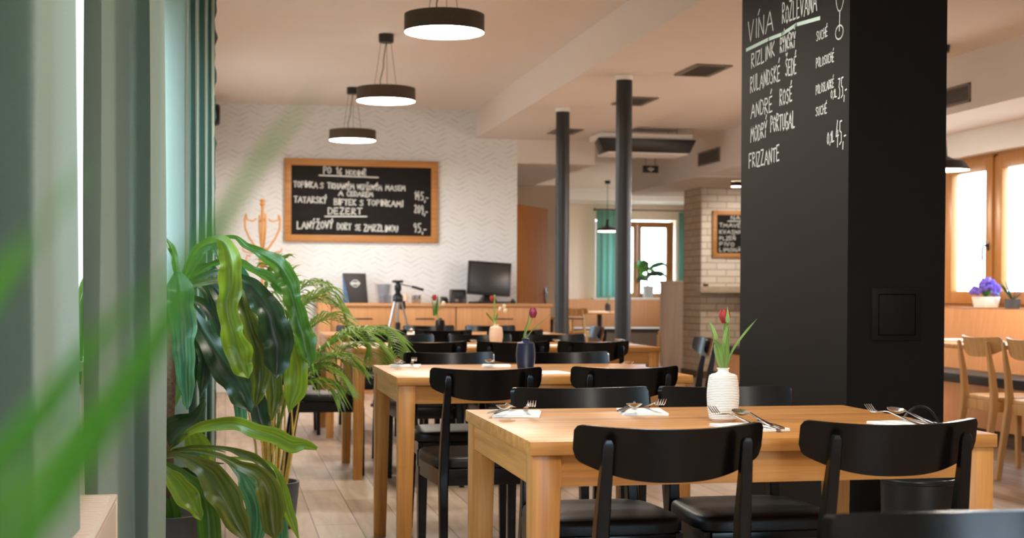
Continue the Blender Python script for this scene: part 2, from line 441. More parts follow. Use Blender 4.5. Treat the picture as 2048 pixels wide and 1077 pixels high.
struct('ceiling_beam', MB().box(5.2, 6.0, 7.3, 15.05, 2.39, ZR + .05).box(5.2, 8.0, 15.05, 18.2, 2.38, ZR + .05), 'plaster')
struct('wall_back', MB().box(-.9, 3.12, YB, YB + .15, 0, ZC), 'chevron_paper')
struct('wall_lintel', MB().box(3.12, 3.995, YB, YB + 3.3, 2.48, ZS), 'plaster')
struct('wall_passage', MB().box(3.0, 4.34, 18.3, 18.45, 0, 2.5), 'wall_paint')
struct('wall_far', MB().box(3, 6.28, 23.5, 23.9, 0, 2.85).box(7.76, 8.1, 23.5, 23.9, 0, 2.85).box(6.28, 7.76, 23.5, 23.9, 0, .93).box(6.28, 7.76, 23.5, 23.9, 2.34, 2.85), 'wall_paint')
struct('trim_far', MB().box(3, 8, 22.55, 23.5, 2.60, 2.80), 'white_paint')
struct('wall_east', wall_with_holes_x(MB(), 8.0, 8.1, 15, 24, 0, 2.85, [(19.4, 21.6)], (.95, 2.35)).box(5.85, 8.1, 14.95, 15.05, 0, 2.85), 'wall_paint')
struct('wall_passage_side', MB().box(3.0, 3.1, YB + .15, 23.6, 0, 2.85), 'wall_paint')
# window wall beside the curtains: deep openings, the farthest added for daylight, a pier
W1, W2, W4, W3, WZ = (2.45, 3.2), (4.35, 5.05), (6.0, 8.35), (12.1, 13.2), (.86, 2.36)
struct('wall_left', wall_with_holes_x(MB(), -.80, -.45, -2.8, YB, 0, ZC, [W1, W2, W4, W3], WZ).box(-.45, -.17, 14.0, YB, 0, ZC), 'white_paint')
WR = (8.15, 10.85); WRZ = (.965, 2.19)
struct('wall_right', wall_with_holes_x(MB(), 5.85, 6.15, -2.8, 14.9, 0, ZS + .3, [WR], WRZ), 'white_paint')
rear = MB(); rear.box(-.8, .8, -2.9, -2.6, 0, ZC); rear.box(3.0, 6.2, -2.9, -2.6, 0, ZC); rear.box(.8, 3.0, -2.9, -2.6, 0, .9); rear.box(.8, 3.0, -2.9, -2.6, 2.2, ZC)
struct('wall_rear', rear, 'white_paint')

def window(name, x, y0, y1, z0, z1, sashes, sgn, fr=.055, q=.065):
    """window in an x = const wall; sashes a list of y limits; sgn = side facing the room"""
    w = thing(name, None, None, (0, 0, 0), kind='structure')
    mb = MB()
    for a, b in ((y0, y0 + fr), (y1 - fr, y1)): mb.box(x - .04, x + .04, a, b, z0, z1, .004)
    mb.box(x - .04, x + .04, y0 + fr, y1 - fr, z0, z0 + fr, .004); mb.box(x - .04, x + .04, y0 + fr, y1 - fr, z1 - fr, z1, .004)
    for (a, b), (a2, b2) in zip(sashes, sashes[1:]): mb.box(x - .04, x + .038, b - .02, a2 + .02, z0 + .01, z1 - .01, .003)
    o = mb.build('window_frame', 'winwood', w)
    for a, b in sashes:
        s = MB(); xs = x + sgn * .03
        s.box(xs - .03, xs + .03, a, a + q, z0 + .03, z1 - .03, .005); s.box(xs - .03, xs + .03, b - q, b, z0 + .03, z1 - .03, .005)
        s.box(xs - .03, xs + .03, a + q, b - q, z0 + .03, z0 + .03 + q, .005); s.box(xs - .03, xs + .03, a + q, b - q, z1 - .03 - q, z1 - .03, .005)
        so = s.build('sash', 'winwood', w)
        MB().box(xs - .006, xs + .006, a + q - .01, b - q + .01, z0 + .08, z1 - .08).build('pane', 'window_glass', so)
        h = MB(); hz = (z0 + z1) / 2 - .12; hx = xs + sgn * .03; hy = a + q / 2
        h.box(hx - .006, hx + .006, hy - .014, hy + .014, hz - .04, hz + .04, .003)
        h.tube([(hx, hy, hz), (hx + sgn * .045, hy, hz), (hx + sgn * .05, hy, hz - .02), (hx + sgn * .05, hy, hz - .12)], .009)
        h.build('window_handle', 'dark_steel', so)
    return w
window('window_1', -.70, W1[0], W1[1], WZ[0], WZ[1], [(2.51, 3.14)], 1)
window('window_2', -.70, W2[0], W2[1], WZ[0], WZ[1], [(4.41, 4.99)], 1)
window('window_8', -.70, W4[0], W4[1], WZ[0], WZ[1], [(6.06, 7.16), (7.18, 8.29)], 1)
struct('trim_6', MB().box(-.8, -.37, W4[0], W4[1], WZ[0] - .03, WZ[0], .004), 'white_paint')
window('window_added_left', -.70, W3[0], W3[1], WZ[0], WZ[1], [(12.16, 13.14)], 1)  # unseen window added to bring daylight onto the back wall
struct('trim_5', MB().box(-.8, -.37, W3[0], W3[1], WZ[0] - .03, WZ[0], .004), 'white_paint')
window('window_added_far', 8.05, 19.4, 21.6, .95, 2.35, [(19.46, 20.48), (20.52, 21.54)], -1)  # unseen window added to give the far room more daylight
window('window_3', 5.98, WR[0], WR[1], WRZ[0], WRZ[1], [(8.2, 8.71), (8.75, 9.37), (9.41, 10.03), (10.07, 10.80)], -1, q=.10)
struct('trim_1', MB().box(-.8, -.37, W1[0], W1[1], WZ[0] - .03, WZ[0], .004), 'white_paint')
struct('trim_2', MB().box(-.8, -.37, W2[0], W2[1], WZ[0] - .03, WZ[0], .004), 'white_paint')
# far window (y = const)
def far_window():
    w = thing('window_4', None, None, kind='structure')
    x0, x1, z0, z1, y = 6.32, 7.72, .95, 2.31, 23.62
    mb = MB()
    for a, b in ((x0, x0 + .07), (x1 - .07, x1)): mb.box(a, b, y - .04, y + .04, z0, z1, .004)
    mb.box(x0 + .07, x1 - .07, y - .04, y + .04, z0, z0 + .06, .004); mb.box(x0 + .07, x1 - .07, y - .04, y + .04, z1 - .06, z1, .004)
    mb.build('window_frame', 'winwood', w)
    for a, b in ((6.39, 7.05), (7.06, 7.65)):
        s = MB(); q = .07; ys = y - .03
        s.box(a, a + q, ys - .03, ys + .03, z0 + .04, z1 - .04, .005); s.box(b - q, b, ys - .03, ys + .03, z0 + .04, z1 - .04, .005)
        s.box(a + q, b - q, ys - .03, ys + .03, z0 + .04, z0 + .04 + q, .005); s.box(a + q, b - q, ys - .03, ys + .03, z1 - .04 - q, z1 - .04, .005)
        so = s.build('sash', 'winwood', w)
        MB().box(a + q - .01, b - q + .01, ys - .006, ys + .006, z0 + .1, z1 - .1).build('pane', 'window_glass', so)
far_window()
# rear windows, added behind the camera for soft frontal light
w5 = thing('window_added_rear', None, None, kind='structure')
fm = MB()
for xx in (.8, 1.85, 2.9): fm.box(xx, xx + .1, -2.8, -2.7, .9, 2.2)
fm.box(.9, 2.9, -2.79, -2.71, .9, 1.0).box(.9, 2.9, -2.79, -2.71, 2.1, 2.2)
fm.build('window_frame', 'winwood', w5)
for xx in (.9, 1.95): MB().box(xx, xx + .95, -2.76, -2.74, 1.0, 2.1).build('pane', 'window_glass', w5)

# open door in the passage
d = thing('door_1', None, None, (3.125, 15.03, 0), math.atan2(.74, .50), kind='structure')
MB().box(0, .89, -.02, .02, 0.005, 2.03, .003).build('door_leaf', 'doorwood', d)
hb = MB()
for s in (-1, 1):
    hb.box(.80, .83, s * .02, s * .028, .92, 1.12, .002)
    hb.tube([(.815, s * .02, 1.06), (.815, s * .06, 1.06), (.80, s * .065, 1.06), (.70, s * .065, 1.06)], .009)
hb.build('door_handle', 'dark_steel', d)

# chalkboard pillar
PXa, PXb, PYa, PYb = 2.288, 2.686, 4.9, 6.02
pil = thing('pillar', 'matte black pillar with chalk wine list written on its side', 'pillar', (0, 0, 0), kind='structure')
MB().box(PXa, PXb, PYa, PYb, 0, ZC - .002).build('pillar_body', 'pillar_paint', pil, smooth=False)
ap = MB()
ap.box(2.387, 2.584, PYa - .009, PYa + .01, .897, 1.096, .003)
po = ap.build('access_panel', 'pillar_paint', pil)
gp = MB(); a0, a1, c0, c1 = 2.410, 2.562, .917, 1.074
gp.box(a0, a1, PYa - .0097, PYa - .005, c1 - .004, c1).box(a0, a1, PYa - .0097, PYa - .005, c0, c0 + .003).box(a0, a0 + .003, PYa - .0097, PYa - .005, c0, c1).box(a1 - .003, a1, PYa - .0097, PYa - .005, c0, c1)
gp.build('panel_gap', 'gap_dark', po)

# steel pipe columns
for k, (x, y) in enumerate(((2.985, 10.35), (2.975, 12.30))):
    t = thing('steel_column', ('thick black round steel column beside the long table' if k == 0 else 'black round steel column nearer the back wall, behind its twin'), 'column', (x, y, 0), group=None, kind='structure')
    MB().lathe([(.062, 0), (.062, ZS - .03)], 40).build('pipe', 'pipe_paint', t)
    MB().lathe([(.066, ZS - .04), (.068, ZS - .002)], 40).build('collar', 'white_paint', t)

# ================================================================== CHALK LETTERING
G = {
 'A': [[(0, 0), (.45, 1), (.8, 0)], [(.15, .38), (.7, .38)]], 'B': [[(0, 0), (0, 1), (.5, .95), (.55, .7), (.05, .52), (.6, .4), (.6, .08), (0, 0)]],
 'C': [[(.6, .9), (.3, 1), (.05, .7), (.05, .25), (.3, 0), (.62, .1)]], 'D': [[(.05, 0), (.05, 1), (.45, .9), (.65, .5), (.45, .08), (0, 0)]],
 'E': [[(.55, 1), (.05, .97), (.05, 0), (.58, .03)], [(.05, .5), (.45, .52)]], 'F': [[(.05, 0), (.05, 1), (.6, 1)], [(.05, .52), (.45, .54)]],
 'G': [[(.6, .88), (.3, 1), (.05, .6), (.1, .15), (.4, 0), (.62, .2), (.6, .45), (.38, .45)]], 'H': [[(.05, 0), (.05, 1)], [(.6, 0), (.6, 1)], [(.05, .5), (.6, .52)]],
 'I': [[(.12, 0), (.14, 1)]], 'K': [[(.05, 0), (.05, 1)], [(.55, 1), (.06, .48), (.6, 0)]], 'L': [[(.06, 1), (.05, 0), (.55, .04)]],
 'M': [[(0, 0), (.12, 1), (.4, .4), (.68, 1), (.8, 0)]], 'N': [[(.03, 0), (.05, 1), (.58, 0), (.6, 1)]],
 'O': [[(.32, 1), (.05, .7), (.05, .25), (.3, 0), (.58, .25), (.6, .7), (.32, 1)]], 'P': [[(.06, 0), (.06, 1), (.5, .95), (.58, .7), (.4, .5), (.06, .48)]],
 'R': [[(.06, 0), (.06, 1), (.5, .95), (.55, .7), (.06, .5), (.6, 0)]], 'S': [[(.58, .9), (.3, 1), (.08, .78), (.5, .42), (.5, .12), (.25, 0), (.03, .12)]],
 'T': [[(0, .97), (.65, 1)], [(.33, 1), (.3, 0)]], 'U': [[(.05, 1), (.08, .2), (.3, 0), (.55, .2), (.58, 1)]], 'V': [[(0, 1), (.28, 0), (.6, 1)]],
 'Y': [[(0, 1), (.28, .5), (.56, 1)], [(.28, .5), (.2, 0)]], 'Z': [[(.03, 1), (.58, 1), (.03, 0), (.62, .02)]],
 '0': [[(.3, 1), (.06, .7), (.06, .25), (.28, 0), (.5, .25), (.52, .7), (.3, 1)]], '1': [[(0, .7), (.2, 1), (.18, 0)]], '2': [[(.05, .8), (.28, 1), (.5, .78), (.05, .02), (.56, .02)]],
 '3': [[(.05, .95), (.5, .95), (.25, .58), (.5, .4), (.4, .05), (.03, .05)]], '4': [[(.35, 1), (.02, .35), (.6, .38)], [(.42, .6), (.38, -.1)]],
 '5': [[(.55, 1), (.12, .98), (.1, .58), (.45, .5), (.48, .12), (.05, 0)]], '6': [[(.45, 1), (.08, .5), (.1, .08), (.4, 0), (.48, .35), (.1, .4)]],
 '9': [[(.5, .85), (.25, 1), (.06, .75), (.25, .52), (.5, .7), (.45, .3), (.35, -.1)]], ',': [[(.1, .08), (.02, -.2)]], '-': [[(.05, .35), (.45, .38)]],
}
ADV = {'I': .34, 'M': 1.0, 'A': .98, '1': .42, ',': .26, ' ': .55}
ACC = {'Á': 'A', 'É': 'E', 'Í': 'I', 'Ý': 'Y'}
CAR = {'Č': 'C', 'Ě': 'E', 'Ř': 'R', 'Š': 'S', 'Ž': 'Z', 'Ň': 'N'}
def text_strokes(txt, seed=0):
    rnd = random.Random(seed); x = 0; out = []
    for ch in txt:
        b = ACC.get(ch) or CAR.get(ch) or ch
        dy = rnd.uniform(-.05, .05); sc_ = rnd.uniform(.92, 1.08)
        for st in G.get(b, []): out.append([(x + px, dy + py * sc_ * (1.0 if b != ch or True else 1)) for px, py in st])
        if ch in ACC: out.append([(x + .3, 1.15), (x + .48, 1.4)])
        if ch in CAR: out.append([(x + .12, 1.38), (x + .3, 1.15), (x + .5, 1.4)])
        x += ADV.get(b, .8)
    return out, x
def chalk(mb, strokes, o, ux, uy, nrm, hw):
    """flat ribbons: strokes in (a, b) laid at o + ux*a + uy*b, lifted a hair along nrm"""
    o, ux, uy, nrm = Vector(o), Vector(ux), Vector(uy), Vector(nrm)
    for st in strokes:
        P = [o + ux * a + uy * b + nrm * .0012 for a, b in st]
        for p, q in zip(P, P[1:]):
            t = (q - p); 
            if t.length < 1e-6: continue
            t.normalize(); s = nrm.cross(t) * hw; e = t * hw * .6
            vs = [mb.bm.verts.new(v) for v in (p - e - s, q + e - s, q + e + s, p - e + s)]
            mb.face(vs)
def write(mb, txt, p0, p1, height, nrm, hw, seed=0, upv=(0, 0, 1)):
    """fit a word between two points of its baseline"""
    st, wd = text_strokes(txt, seed); p0, p1 = Vector(p0), Vector(p1)
    chalk(mb, st, p0, (p1 - p0) / wd, Vector(upv) * height, nrm, hw)

# pillar side face (x = PXa, facing -x): coordinates (y, z); lettering reads from larger y to smaller y
nx = (-1, 0, 0)
def ptext(t, ya, za, yb, zb, h, hw=.0032, sd=0):
    cm = MB(); write(cm, t, (PXa, ya, za), (PXa, yb, zb), h, nx, hw, sd); cm.build('chalk_word', 'chalk', pil, smooth=False)
ptext('VÍNA', 5.94, 2.20, 5.63, 2.195, .085, .0034, 1); ptext('ROZLÉVANA', 5.55, 2.205, 5.19, 2.19, .078, .0034, 2)
ptext('RIZLINK', 5.90, 2.075, 5.62, 2.085, .062, .0034, 3); ptext('RÝNSKÝ', 5.57, 2.09, 5.40, 2.085, .065, .0034, 4)
ptext('RULANDSKÉ', 5.91, 1.965, 5.56, 1.975, .066, .0034, 5); ptext('ŠEDÉ', 5.51, 1.98, 5.39, 1.975, .068, .0034, 6)
ptext('ANDRÉ', 5.90, 1.852, 5.64, 1.855, .066, .0034, 7); ptext('ROSÉ', 5.57, 1.868, 5.43, 1.866, .062, .0034, 8)
ptext('MODRÝ', 5.90, 1.745, 5.70, 1.75, .068, .0036, 9); ptext('PORTUGAL', 5.67, 1.765, 5.40, 1.752, .068, .0036, 10)
ptext('FRIZZANTE', 5.92, 1.632, 5.56, 1.632, .062, .0036, 11)
ptext('SUCHÉ', 5.20, 2.072, 5.09, 2.075, .036, .002, 12); ptext('POLOSUCHÉ', 5.20, 1.968, 5.03, 1.968, .036, .002, 13)
ptext('POLOSLADKÉ', 5.20, 1.862, 5.03, 1.868, .034, .002, 14); ptext('SUCHÉ', 5.20, 1.775, 5.09, 1.775, .036, .002, 15)
ptext('0,1L', 5.06, 1.828, 5.00, 1.828, .03, .002, 16); ptext('35,-', 4.995, 1.815, 4.908, 1.815, .078, .0026, 17)
ptext('0,1L', 5.09, 1.655, 5.02, 1.66, .042, .0026, 18); ptext('45,-', 5.01, 1.642, 4.91, 1.642, .088, .0028, 19)
um = MB(); chalk(um, [[(5.96, 2.165), (5.7, 2.168), (5.55, 2.163), (5.4, 2.175), (5.17, 2.158)]], (PXa, 0, 0), (0, 1, 0), (0, 0, 1), nx, .0075)
um.build('chalk_underline', 'chalk_mint', pil, smooth=False)
gm = MB()
ell = lambda cy, cz, ry, rz, a0=0, a1=2 * PI: [(cy + ry * math.cos(a0 + (a1 - a0) * i / 20), cz + rz * math.sin(a0 + (a1 - a0) * i / 20)) for i in range(21)]
chalk(gm, [ell(4.985, 2.215, .035, .065, PI, 2 * PI), [(4.95, 2.215), (4.955, 2.28)], [(5.02, 2.215), (5.015, 2.28)], [(4.985, 2.15), (4.988, 2.075)], ell(4.988, 2.07, .034, .026)], (PXa, 0, 0), (0, 1, 0), (0, 0, 1), nx, .0028)
gm.build('chalk_wine_glass', 'chalk', pil, smooth=False)

# ================================================================== LAMPS
def pendant_drum(loc, label):
    t = thing('pendant_lamp', label, 'lamp', loc, group='drum pendants over the tables')
    R, h = .225, .10
    MB().lathe([(R - .004, .012), (R, .0), (R, h), (R - .004, h + .001), (R - .03, h + .004), (.02, h + .004)], 64, cap=False).build('lamp_shade', 'shade_brown', t)
    MB().lathe([(.001, .003), (R - .005, .003)], 64, cap=False).build('diffuser', 'diffuser', t)
    zc = ZC - loc[2]
    MB().lathe([(.001, zc - .065), (.052, zc - .065), (.057, zc - .06), (.057, zc - .001)], 32).build('ceiling_cup', 'shade_black', t)
    wm = MB()
    for k in range(3):
        a = .5 + 2 * PI * k / 3
        wm.tube([(.10 * math.cos(a), .10 * math.sin(a), h), (.045 * math.cos(a), .045 * math.sin(a), zc - .062)], .0016, 6)
    wm.build('suspension_wire', 'dark_steel', t)
    MB().tube([(-.04, 0, h), (-.045, 0, h + .06), (-.02, 0, h + .16), (-.02, 0, zc - .2), (0, 0, zc - .06)], .0045, 6).build('cord', 'vent_gray', t)
    return t
LZ = 2.526
pendant_drum((1.2, 7.80, LZ), 'biggest looking brown drum lamp, its wires cut by the picture edge')
pendant_drum((1.2, 10.72, LZ), 'flat brown drum lamp in the middle of the hanging row')
pendant_drum((1.2, 13.6, LZ), 'flat brown drum lamp hanging just above the framed chalk menu board')
for y in (4.9, 2.0, -.9): pendant_drum((1.2, y, LZ), 'flat brown drum lamp added unseen above the camera to extend the row')  # lamps out of view, added to light the room

def pendant_cone(loc, label, zc, R):
    t = thing('cone_lamp', label, 'lamp', loc, group='enamel cone pendants of the bench tables')
    k = R / .17
    MB().lathe([(.17 * k, 0), (.165 * k, .01 * k), (.135 * k, .055 * k), (.06 * k, .075 * k), (.03 * k, .09 * k), (.022 * k, .19 * k), (.001, .195 * k)], 40, cap=False).build('lamp_shade', 'shade_black', t)
    MB().lathe([(.163 * k, .006), (.13 * k, .04 * k), (.001, .055 * k)], 40, cap=False).build('reflector', 'bulb_white', t)
    ld = bpy.data.lights.new('lamp_bulb', 'POINT'); ld.energy = 24; ld.color = (1, .84, .66); ld.shadow_soft_size = .05
    lo = bpy.data.objects.new('lamp_bulb', ld); COL.objects.link(lo); lo.parent = t; lo.location = (0, 0, -.03)
    MB().tube([(0, 0, .19 * k), (0, 0, zc - loc[2])], .004, 6).build('cord', 'shade_black', t)
    MB().lathe([(.04, zc - loc[2] - .05), (.045, zc - loc[2] - .002)], 24).build('ceiling_cup', 'shade_black', t)
pendant_cone((5.80, 21.0, 2.01), 'black enamel cone lamp hanging before the teal curtains', ZR, .17)
pendant_cone((4.88, 8.95, 1.93), 'black enamel cone lamp hanging beside the big pillar and wooden window', ZR, .19)

pendant_cone((4.88, 11.5, 1.93), 'black enamel cone lamp added unseen behind the big pillar for extra light', ZR, .19)  # out of sight lamp added to brighten the side room
# surface spot on the low ceiling by the brick chimney
t = thing('ceiling_spot', 'small round spotlight on the low ceiling by the brick chimney', 'lamp', (5.87, 15.6, 2.38))
MB().lathe([(.055, -.06), (.06, -.055), (.06, -.001)], 32, cap=False).build('housing', 'shade_black', t)
MB().lathe([(.001, -.0605), (.054, -.0605)], 32, cap=False).build('lens', 'bulb_white', t)
sd = bpy.data.lights.new('spot_beam', 'SPOT'); sd.energy = 32; sd.spot_size = 1.5; sd.spot_blend = .7; sd.color = (1, .86, .7); sd.shadow_soft_size = .05
so = bpy.data.objects.new('spot_beam', sd); COL.objects.link(so); so.location = (6.35, 15.3, 2.31); so.rotation_euler = (math.radians(52), 0, 0)

# ================================================================== VENTS, AC, SIGN, SPEAKER
def vent_ceiling(x0, x1, y0, y1, z, label):
    t = thing('ceiling_vent', label, 'vent', ((x0 + x1) / 2, (y0 + y1) / 2, z))
    hx, hy = (x1 - x0) / 2, (y1 - y0) / 2; f = .035
    MB().box(-hx, hx, -hy, -hy + f, -.012, -.0005, .002).box(-hx, hx, hy - f, hy, -.012, -.0005, .002).box(-hx, -hx + f, -hy + f, hy - f, -.012, -.0005, .002).box(hx - f, hx, -hy + f, hy - f, -.012, -.0005, .002).build('vent_frame', 'vent_gray', t)
    MB().box(-hx + f, hx - f, -hy + f, hy - f, -.004, -.001).build('backing', 'vent_dark', t)
    s = MB(); n = 12
    for i in range(n):
        x = -hx + f + (2 * hx - 2 * f) * (i + .5) / n
        s.box(-.0015, .0015, -hy + f, hy - f, -.009, .003, 0, Matrix.Translation((x, 0, -.007)) @ Matrix.Rotation(.7, 4, 'Y'))
    s.build('louvre', 'vent_gray', t)
vent_ceiling(3.34, 3.62, 9.70, 10.22, ZS, 'square ceiling vent beside the big black pillar')
vent_ceiling(3.33, 3.61, 11.45, 11.95, ZS, 'square ceiling vent partly behind the thicker steel column')
vent_ceiling(3.29, 3.57, 13.85, 14.3, ZS, 'small ceiling vent near the back wall lintel')
def vent_wall(y0, y1, z0, z1, x, label):
    t = thing('wall_vent', label, 'vent', (x, (y0 + y1) / 2, (z0 + z1) / 2))
    hy, hz = (y1 - y0) / 2, (z1 - z0) / 2; f = .018
    MB().box(-.012, -.0005, -hy, hy, hz - f, hz, .002).box(-.012, -.0005, -hy, hy, -hz, -hz + f, .002).box(-.012, -.0005, -hy, -hy + f, -hz, hz, .002).box(-.012, -.0005, hy - f, hy, -hz, hz, .002).build('vent_frame', 'vent_gray', t)
    MB().box(-.004, -.001, -hy + f, hy - f, -hz + f, hz - f).build('backing', 'vent_dark', t)
    s = MB()
    for i in range(7):
        z = -hz + f + (2 * hz - 2 * f) * (i + .5) / 7
        s.box(-.008, .008, -hy + f, hy - f, -.001, .001, 0, Matrix.Translation((-.006, 0, z)) @ Matrix.Rotation(.6, 4, 'Y'))
    s.build('louvre', 'vent_gray', t)
vent_wall(14.30, 15.0, 2.485, 2.64, 5.2, 'dark vent grille on the beam beyond the black cassette unit')
vent_wall(9.14, 9.75, 2.445, 2.585, 5.2, 'grey vent grille on the beam above the wooden windows')

ac = thing('air_conditioner', 'ceiling cassette air conditioner with a black band', 'air conditioner', (4.30, 14.27, 0))
MB().box(-.50, .50, -.22, .22, 2.672, 2.73, .006).build('casing', 'white_paint', ac)
MB().hexa([(-.47, -.24, 2.535), (.47, -.24, 2.535), (.44, .2, 2.535), (-.40, .2, 2.535)], [(-.54, -.27, 2.672), (.53, -.27, 2.672), (.50, .25, 2.672), (-.44, .25, 2.672)], .008).build('black_band', 'black_plastic', ac)
MB().box(-.42, .45, -.23, .2, 2.515, 2.535, .008).build('front_panel', 'white_paint', ac)
MB().tube([(.35, -.15, 2.72), (.35, -.15, ZR)], .006, 8).tube([(.35, .15, 2.72), (.35, .15, ZR)], .006, 8).build('hanger', 'steel', ac)
sg = thing('exit_sign', 'small black exit sign with a white arrow, beyond the air conditioner', 'sign', (4.945, 16.0, 2.494))
MB().box(-.095, .095, -.015, .015, 0, .085, .003).build('sign_box', 'sign_black', sg)
am = MB(); chalk(am, [[(-.035, .05), (0, .02), (.035, .05)], [(-.015, .055), (.012, .055)]], (0, -.0155, 0), (1, 0, 0), (0, 0, 1), (0, -1, 0), .006)
am.build('arrow', 'sign_white', sg, smooth=False)
MB().tube([(-.06, 0, .085), (-.06, 0, ZR - 2.494)], .003, 6).tube([(.06, 0, .085), (.06, 0, ZR - 2.494)], .003, 6).build('hanger', 'dark_steel', sg)

sp = thing('wall_speaker', 'round black loudspeaker high in the corner beside the curtain', 'speaker', (-.17, 14.6, 2.86))
MB().lathe([(.03, -.02), (.09, 0), (.115, .06), (.105, .10), (.09, .11), (.001, .105)], 28, M=Matrix.Rotation(PI / 2, 4, 'Y')).build('speaker_body', 'black_plastic', sp)

# ================================================================== TABLES
def table(x0, x1, y0, y1, label, zt=.75):
    t = thing('dining_table', label, 'table', ((x0 + x1) / 2, (y0 + y1) / 2, 0), group='oak tables in the dining row')
    hx, hy = (x1 - x0) / 2, (y1 - y0) / 2
    MB().box(-hx, hx, -hy, hy, zt - .031, zt, .002).build('tabletop', 'oak_X', t)
    i = .006; L = .066; l = .050
    a = MB(); a.box(-hx + L, hx - L, -hy + .012, -hy + .034, zt - .101, zt - .031); a.build('apron', 'oak_X', t)
    a = MB(); a.box(-hx + L, hx - L, hy - .034, hy - .012, zt - .101, zt - .031); a.build('apron', 'oak_X', t)
    for s in (-1, 1):
        a = MB(); xa = s * (hx - .012); xb = s * (hx - .034)
        a.box(min(xa, xb), max(xa, xb), -hy + L, hy - L, zt - .101, zt - .031); a.build('apron', 'oak_Y', t)
    for sx in (-1, 1):
        for sy in (-1, 1):
            X, Y = sx * (hx - i), sy * (hy - i)
            def q(w, z):
                xs = sorted((X, X - sx * w)); ys = sorted((Y, Y - sy * w))
                return [(xs[0], ys[0], z), (xs[1], ys[0], z), (xs[1], ys[1], z), (xs[0], ys[1], z)]
            MB().hexa(q(l, 0), q(L, zt - .031), .0025).build('leg', 'oak_Z', t)
    return t
T = {1: (.648, 1.762, 2.962, 3.80), 2: (.632, 1.80, 5.24, 6.14), 3: (.705, 2.52, 7.93, 8.78), 4: (.715, 2.55, 10.24, 11.10)}
TN = {1: 'ribbed white vase table', 2: 'dark blue vase table', 3: 'cream vase table', 4: 'black vase table'}
table(*T[1], 'oak table with a red tulip in the ribbed white vase')
table(*T[2], 'oak table with the dark blue vase, second in the row')
table(*T[3], 'long oak table with the cream vase, between two steel column lines')
table(*T[4], 'long oak table with the small black vase, by the sideboard')

# ================================================================== CHAIRS
def make_chair(name, label, frame, seatm, pad=True):
    t = thing(name, label, 'chair')
    W = .204
    def fnb(u, v, side):
        a = 2 * u - 1; k = .07
        zt = .793 + .009 * a * a; zb = .680 + .050 * abs(a) ** 2.5
        e = abs(a)
        if e > 1 - k:
            q = min(1, (e - (1 - k)) / k); c = 1 - math.sqrt(max(0, 1 - q * q)); zt -= .013 * c; zb += .018 * c
        z = zb + (zt - zb) * v
        th = math.asin(max(-1, min(1, a * .62)))          # arc of the bent plywood
        x = W * math.sin(th) / .62
        y = -.235 + .30 * (1 - math.cos(th)) * 1.0 - (z - .74) * .22
        n = Vector((-math.sin(th) * .9, math.cos(th), 0)).normalized()
        p = Vector((x, y, z)) + n * (.0075 * side)
        return p
    b = MB(); b.shell(fnb, 72, 8, .015); b.build('backrest', frame, t, ang=50)
    for s in (-1, 1):
        m = MB(); top = (s * .150, -.238, .772)
        m.tube([(s * .168, -.262, 0.0), (s * .164, -.232, .2), (s * .160, -.200, .40), (s * .157, -.198, .47), (s * .154, -.212, .60), (s * .151, -.236, .72), (s * .150, -.244, .765), (s * .150, -.245, .774)],
               [(.013, .016), (.0145, .018), (.016, .021), (.016, .021), (.0145, .017), (.0125, .0105), (.0115, .009), (.006, .006)], square=True, up=(1, 0, 0))
        m.build('leg', frame, t)
        m = MB(); m.tube([(s * .178, .178, 0), (s * .176, .172, .40)], [(.0135, .0135), (.018, .018)], square=True, up=(1, 0, 0)); m.build('leg', frame, t)
    m = MB()
    m.box(-.17, .17, .158, .180, .372, .432, .002); m.box(-.15, .15, -.196, -.176, .372, .432, .002)
    for s in (-1, 1):
        m.hexa([(s * .165 - .01, -.19, .372), (s * .165 + .01, -.19, .372), (s * .18 + .008, .17, .372), (s * .18 - .012, .17, .372)], [(s * .165 - .01, -.19, .432), (s * .165 + .01, -.19, .432), (s * .18 + .008, .17, .432), (s * .18 - .012, .17, .432)])
    m.build('seat_frame', frame, t)
    # seat pad: rounded trapezoid with a soft top
    prof = []; n = 40
    for i in range(n):
        a = 2 * PI * i / n; c, s_ = math.cos(a), math.sin(a); e = .42
        x = math.copysign(abs(c) ** e, c); y = math.copysign(abs(s_) ** e, s_)
        prof.append((x * (.197 + .012 * y), y * .200 + .0))
    m = MB(); rings = []
    hi = .476 if pad else .455
    lv = [(.93, .431), (1.0, .438), (1.0, hi - .018), (.985, hi - .008), (.94, hi - .001), (.7, hi + .004), (.3, hi + .005)] if pad else [(.97, .431), (1, .434), (1, hi - .004), (.98, hi), (.5, hi - .002)]
    for k, z in lv: rings.append([m.bm.verts.new((x * k, y * k, z)) for x, y in prof])
    for a, b2 in zip(rings, rings[1:]):
        for i in range(n): m.face((a[i], a[(i + 1) % n], b2[(i + 1) % n], b2[i]))
    m.face(rings[0][::-1]); m.face(rings[-1])
    m.build('seat', seatm, t, ang=60)
    return t
first = [None]
def chair(x, y, rz, label, group):
    if first[0] is None:
        c = make_chair('dining_chair', label, 'black_lacquer', 'black_leather'); c.location = (x, y, 0); c.rotation_euler = (0, 0, rz); c['group'] = group; first[0] = c
    else: c = copy_tree(first[0], (x, y, 0), rz, label, group)
    return c
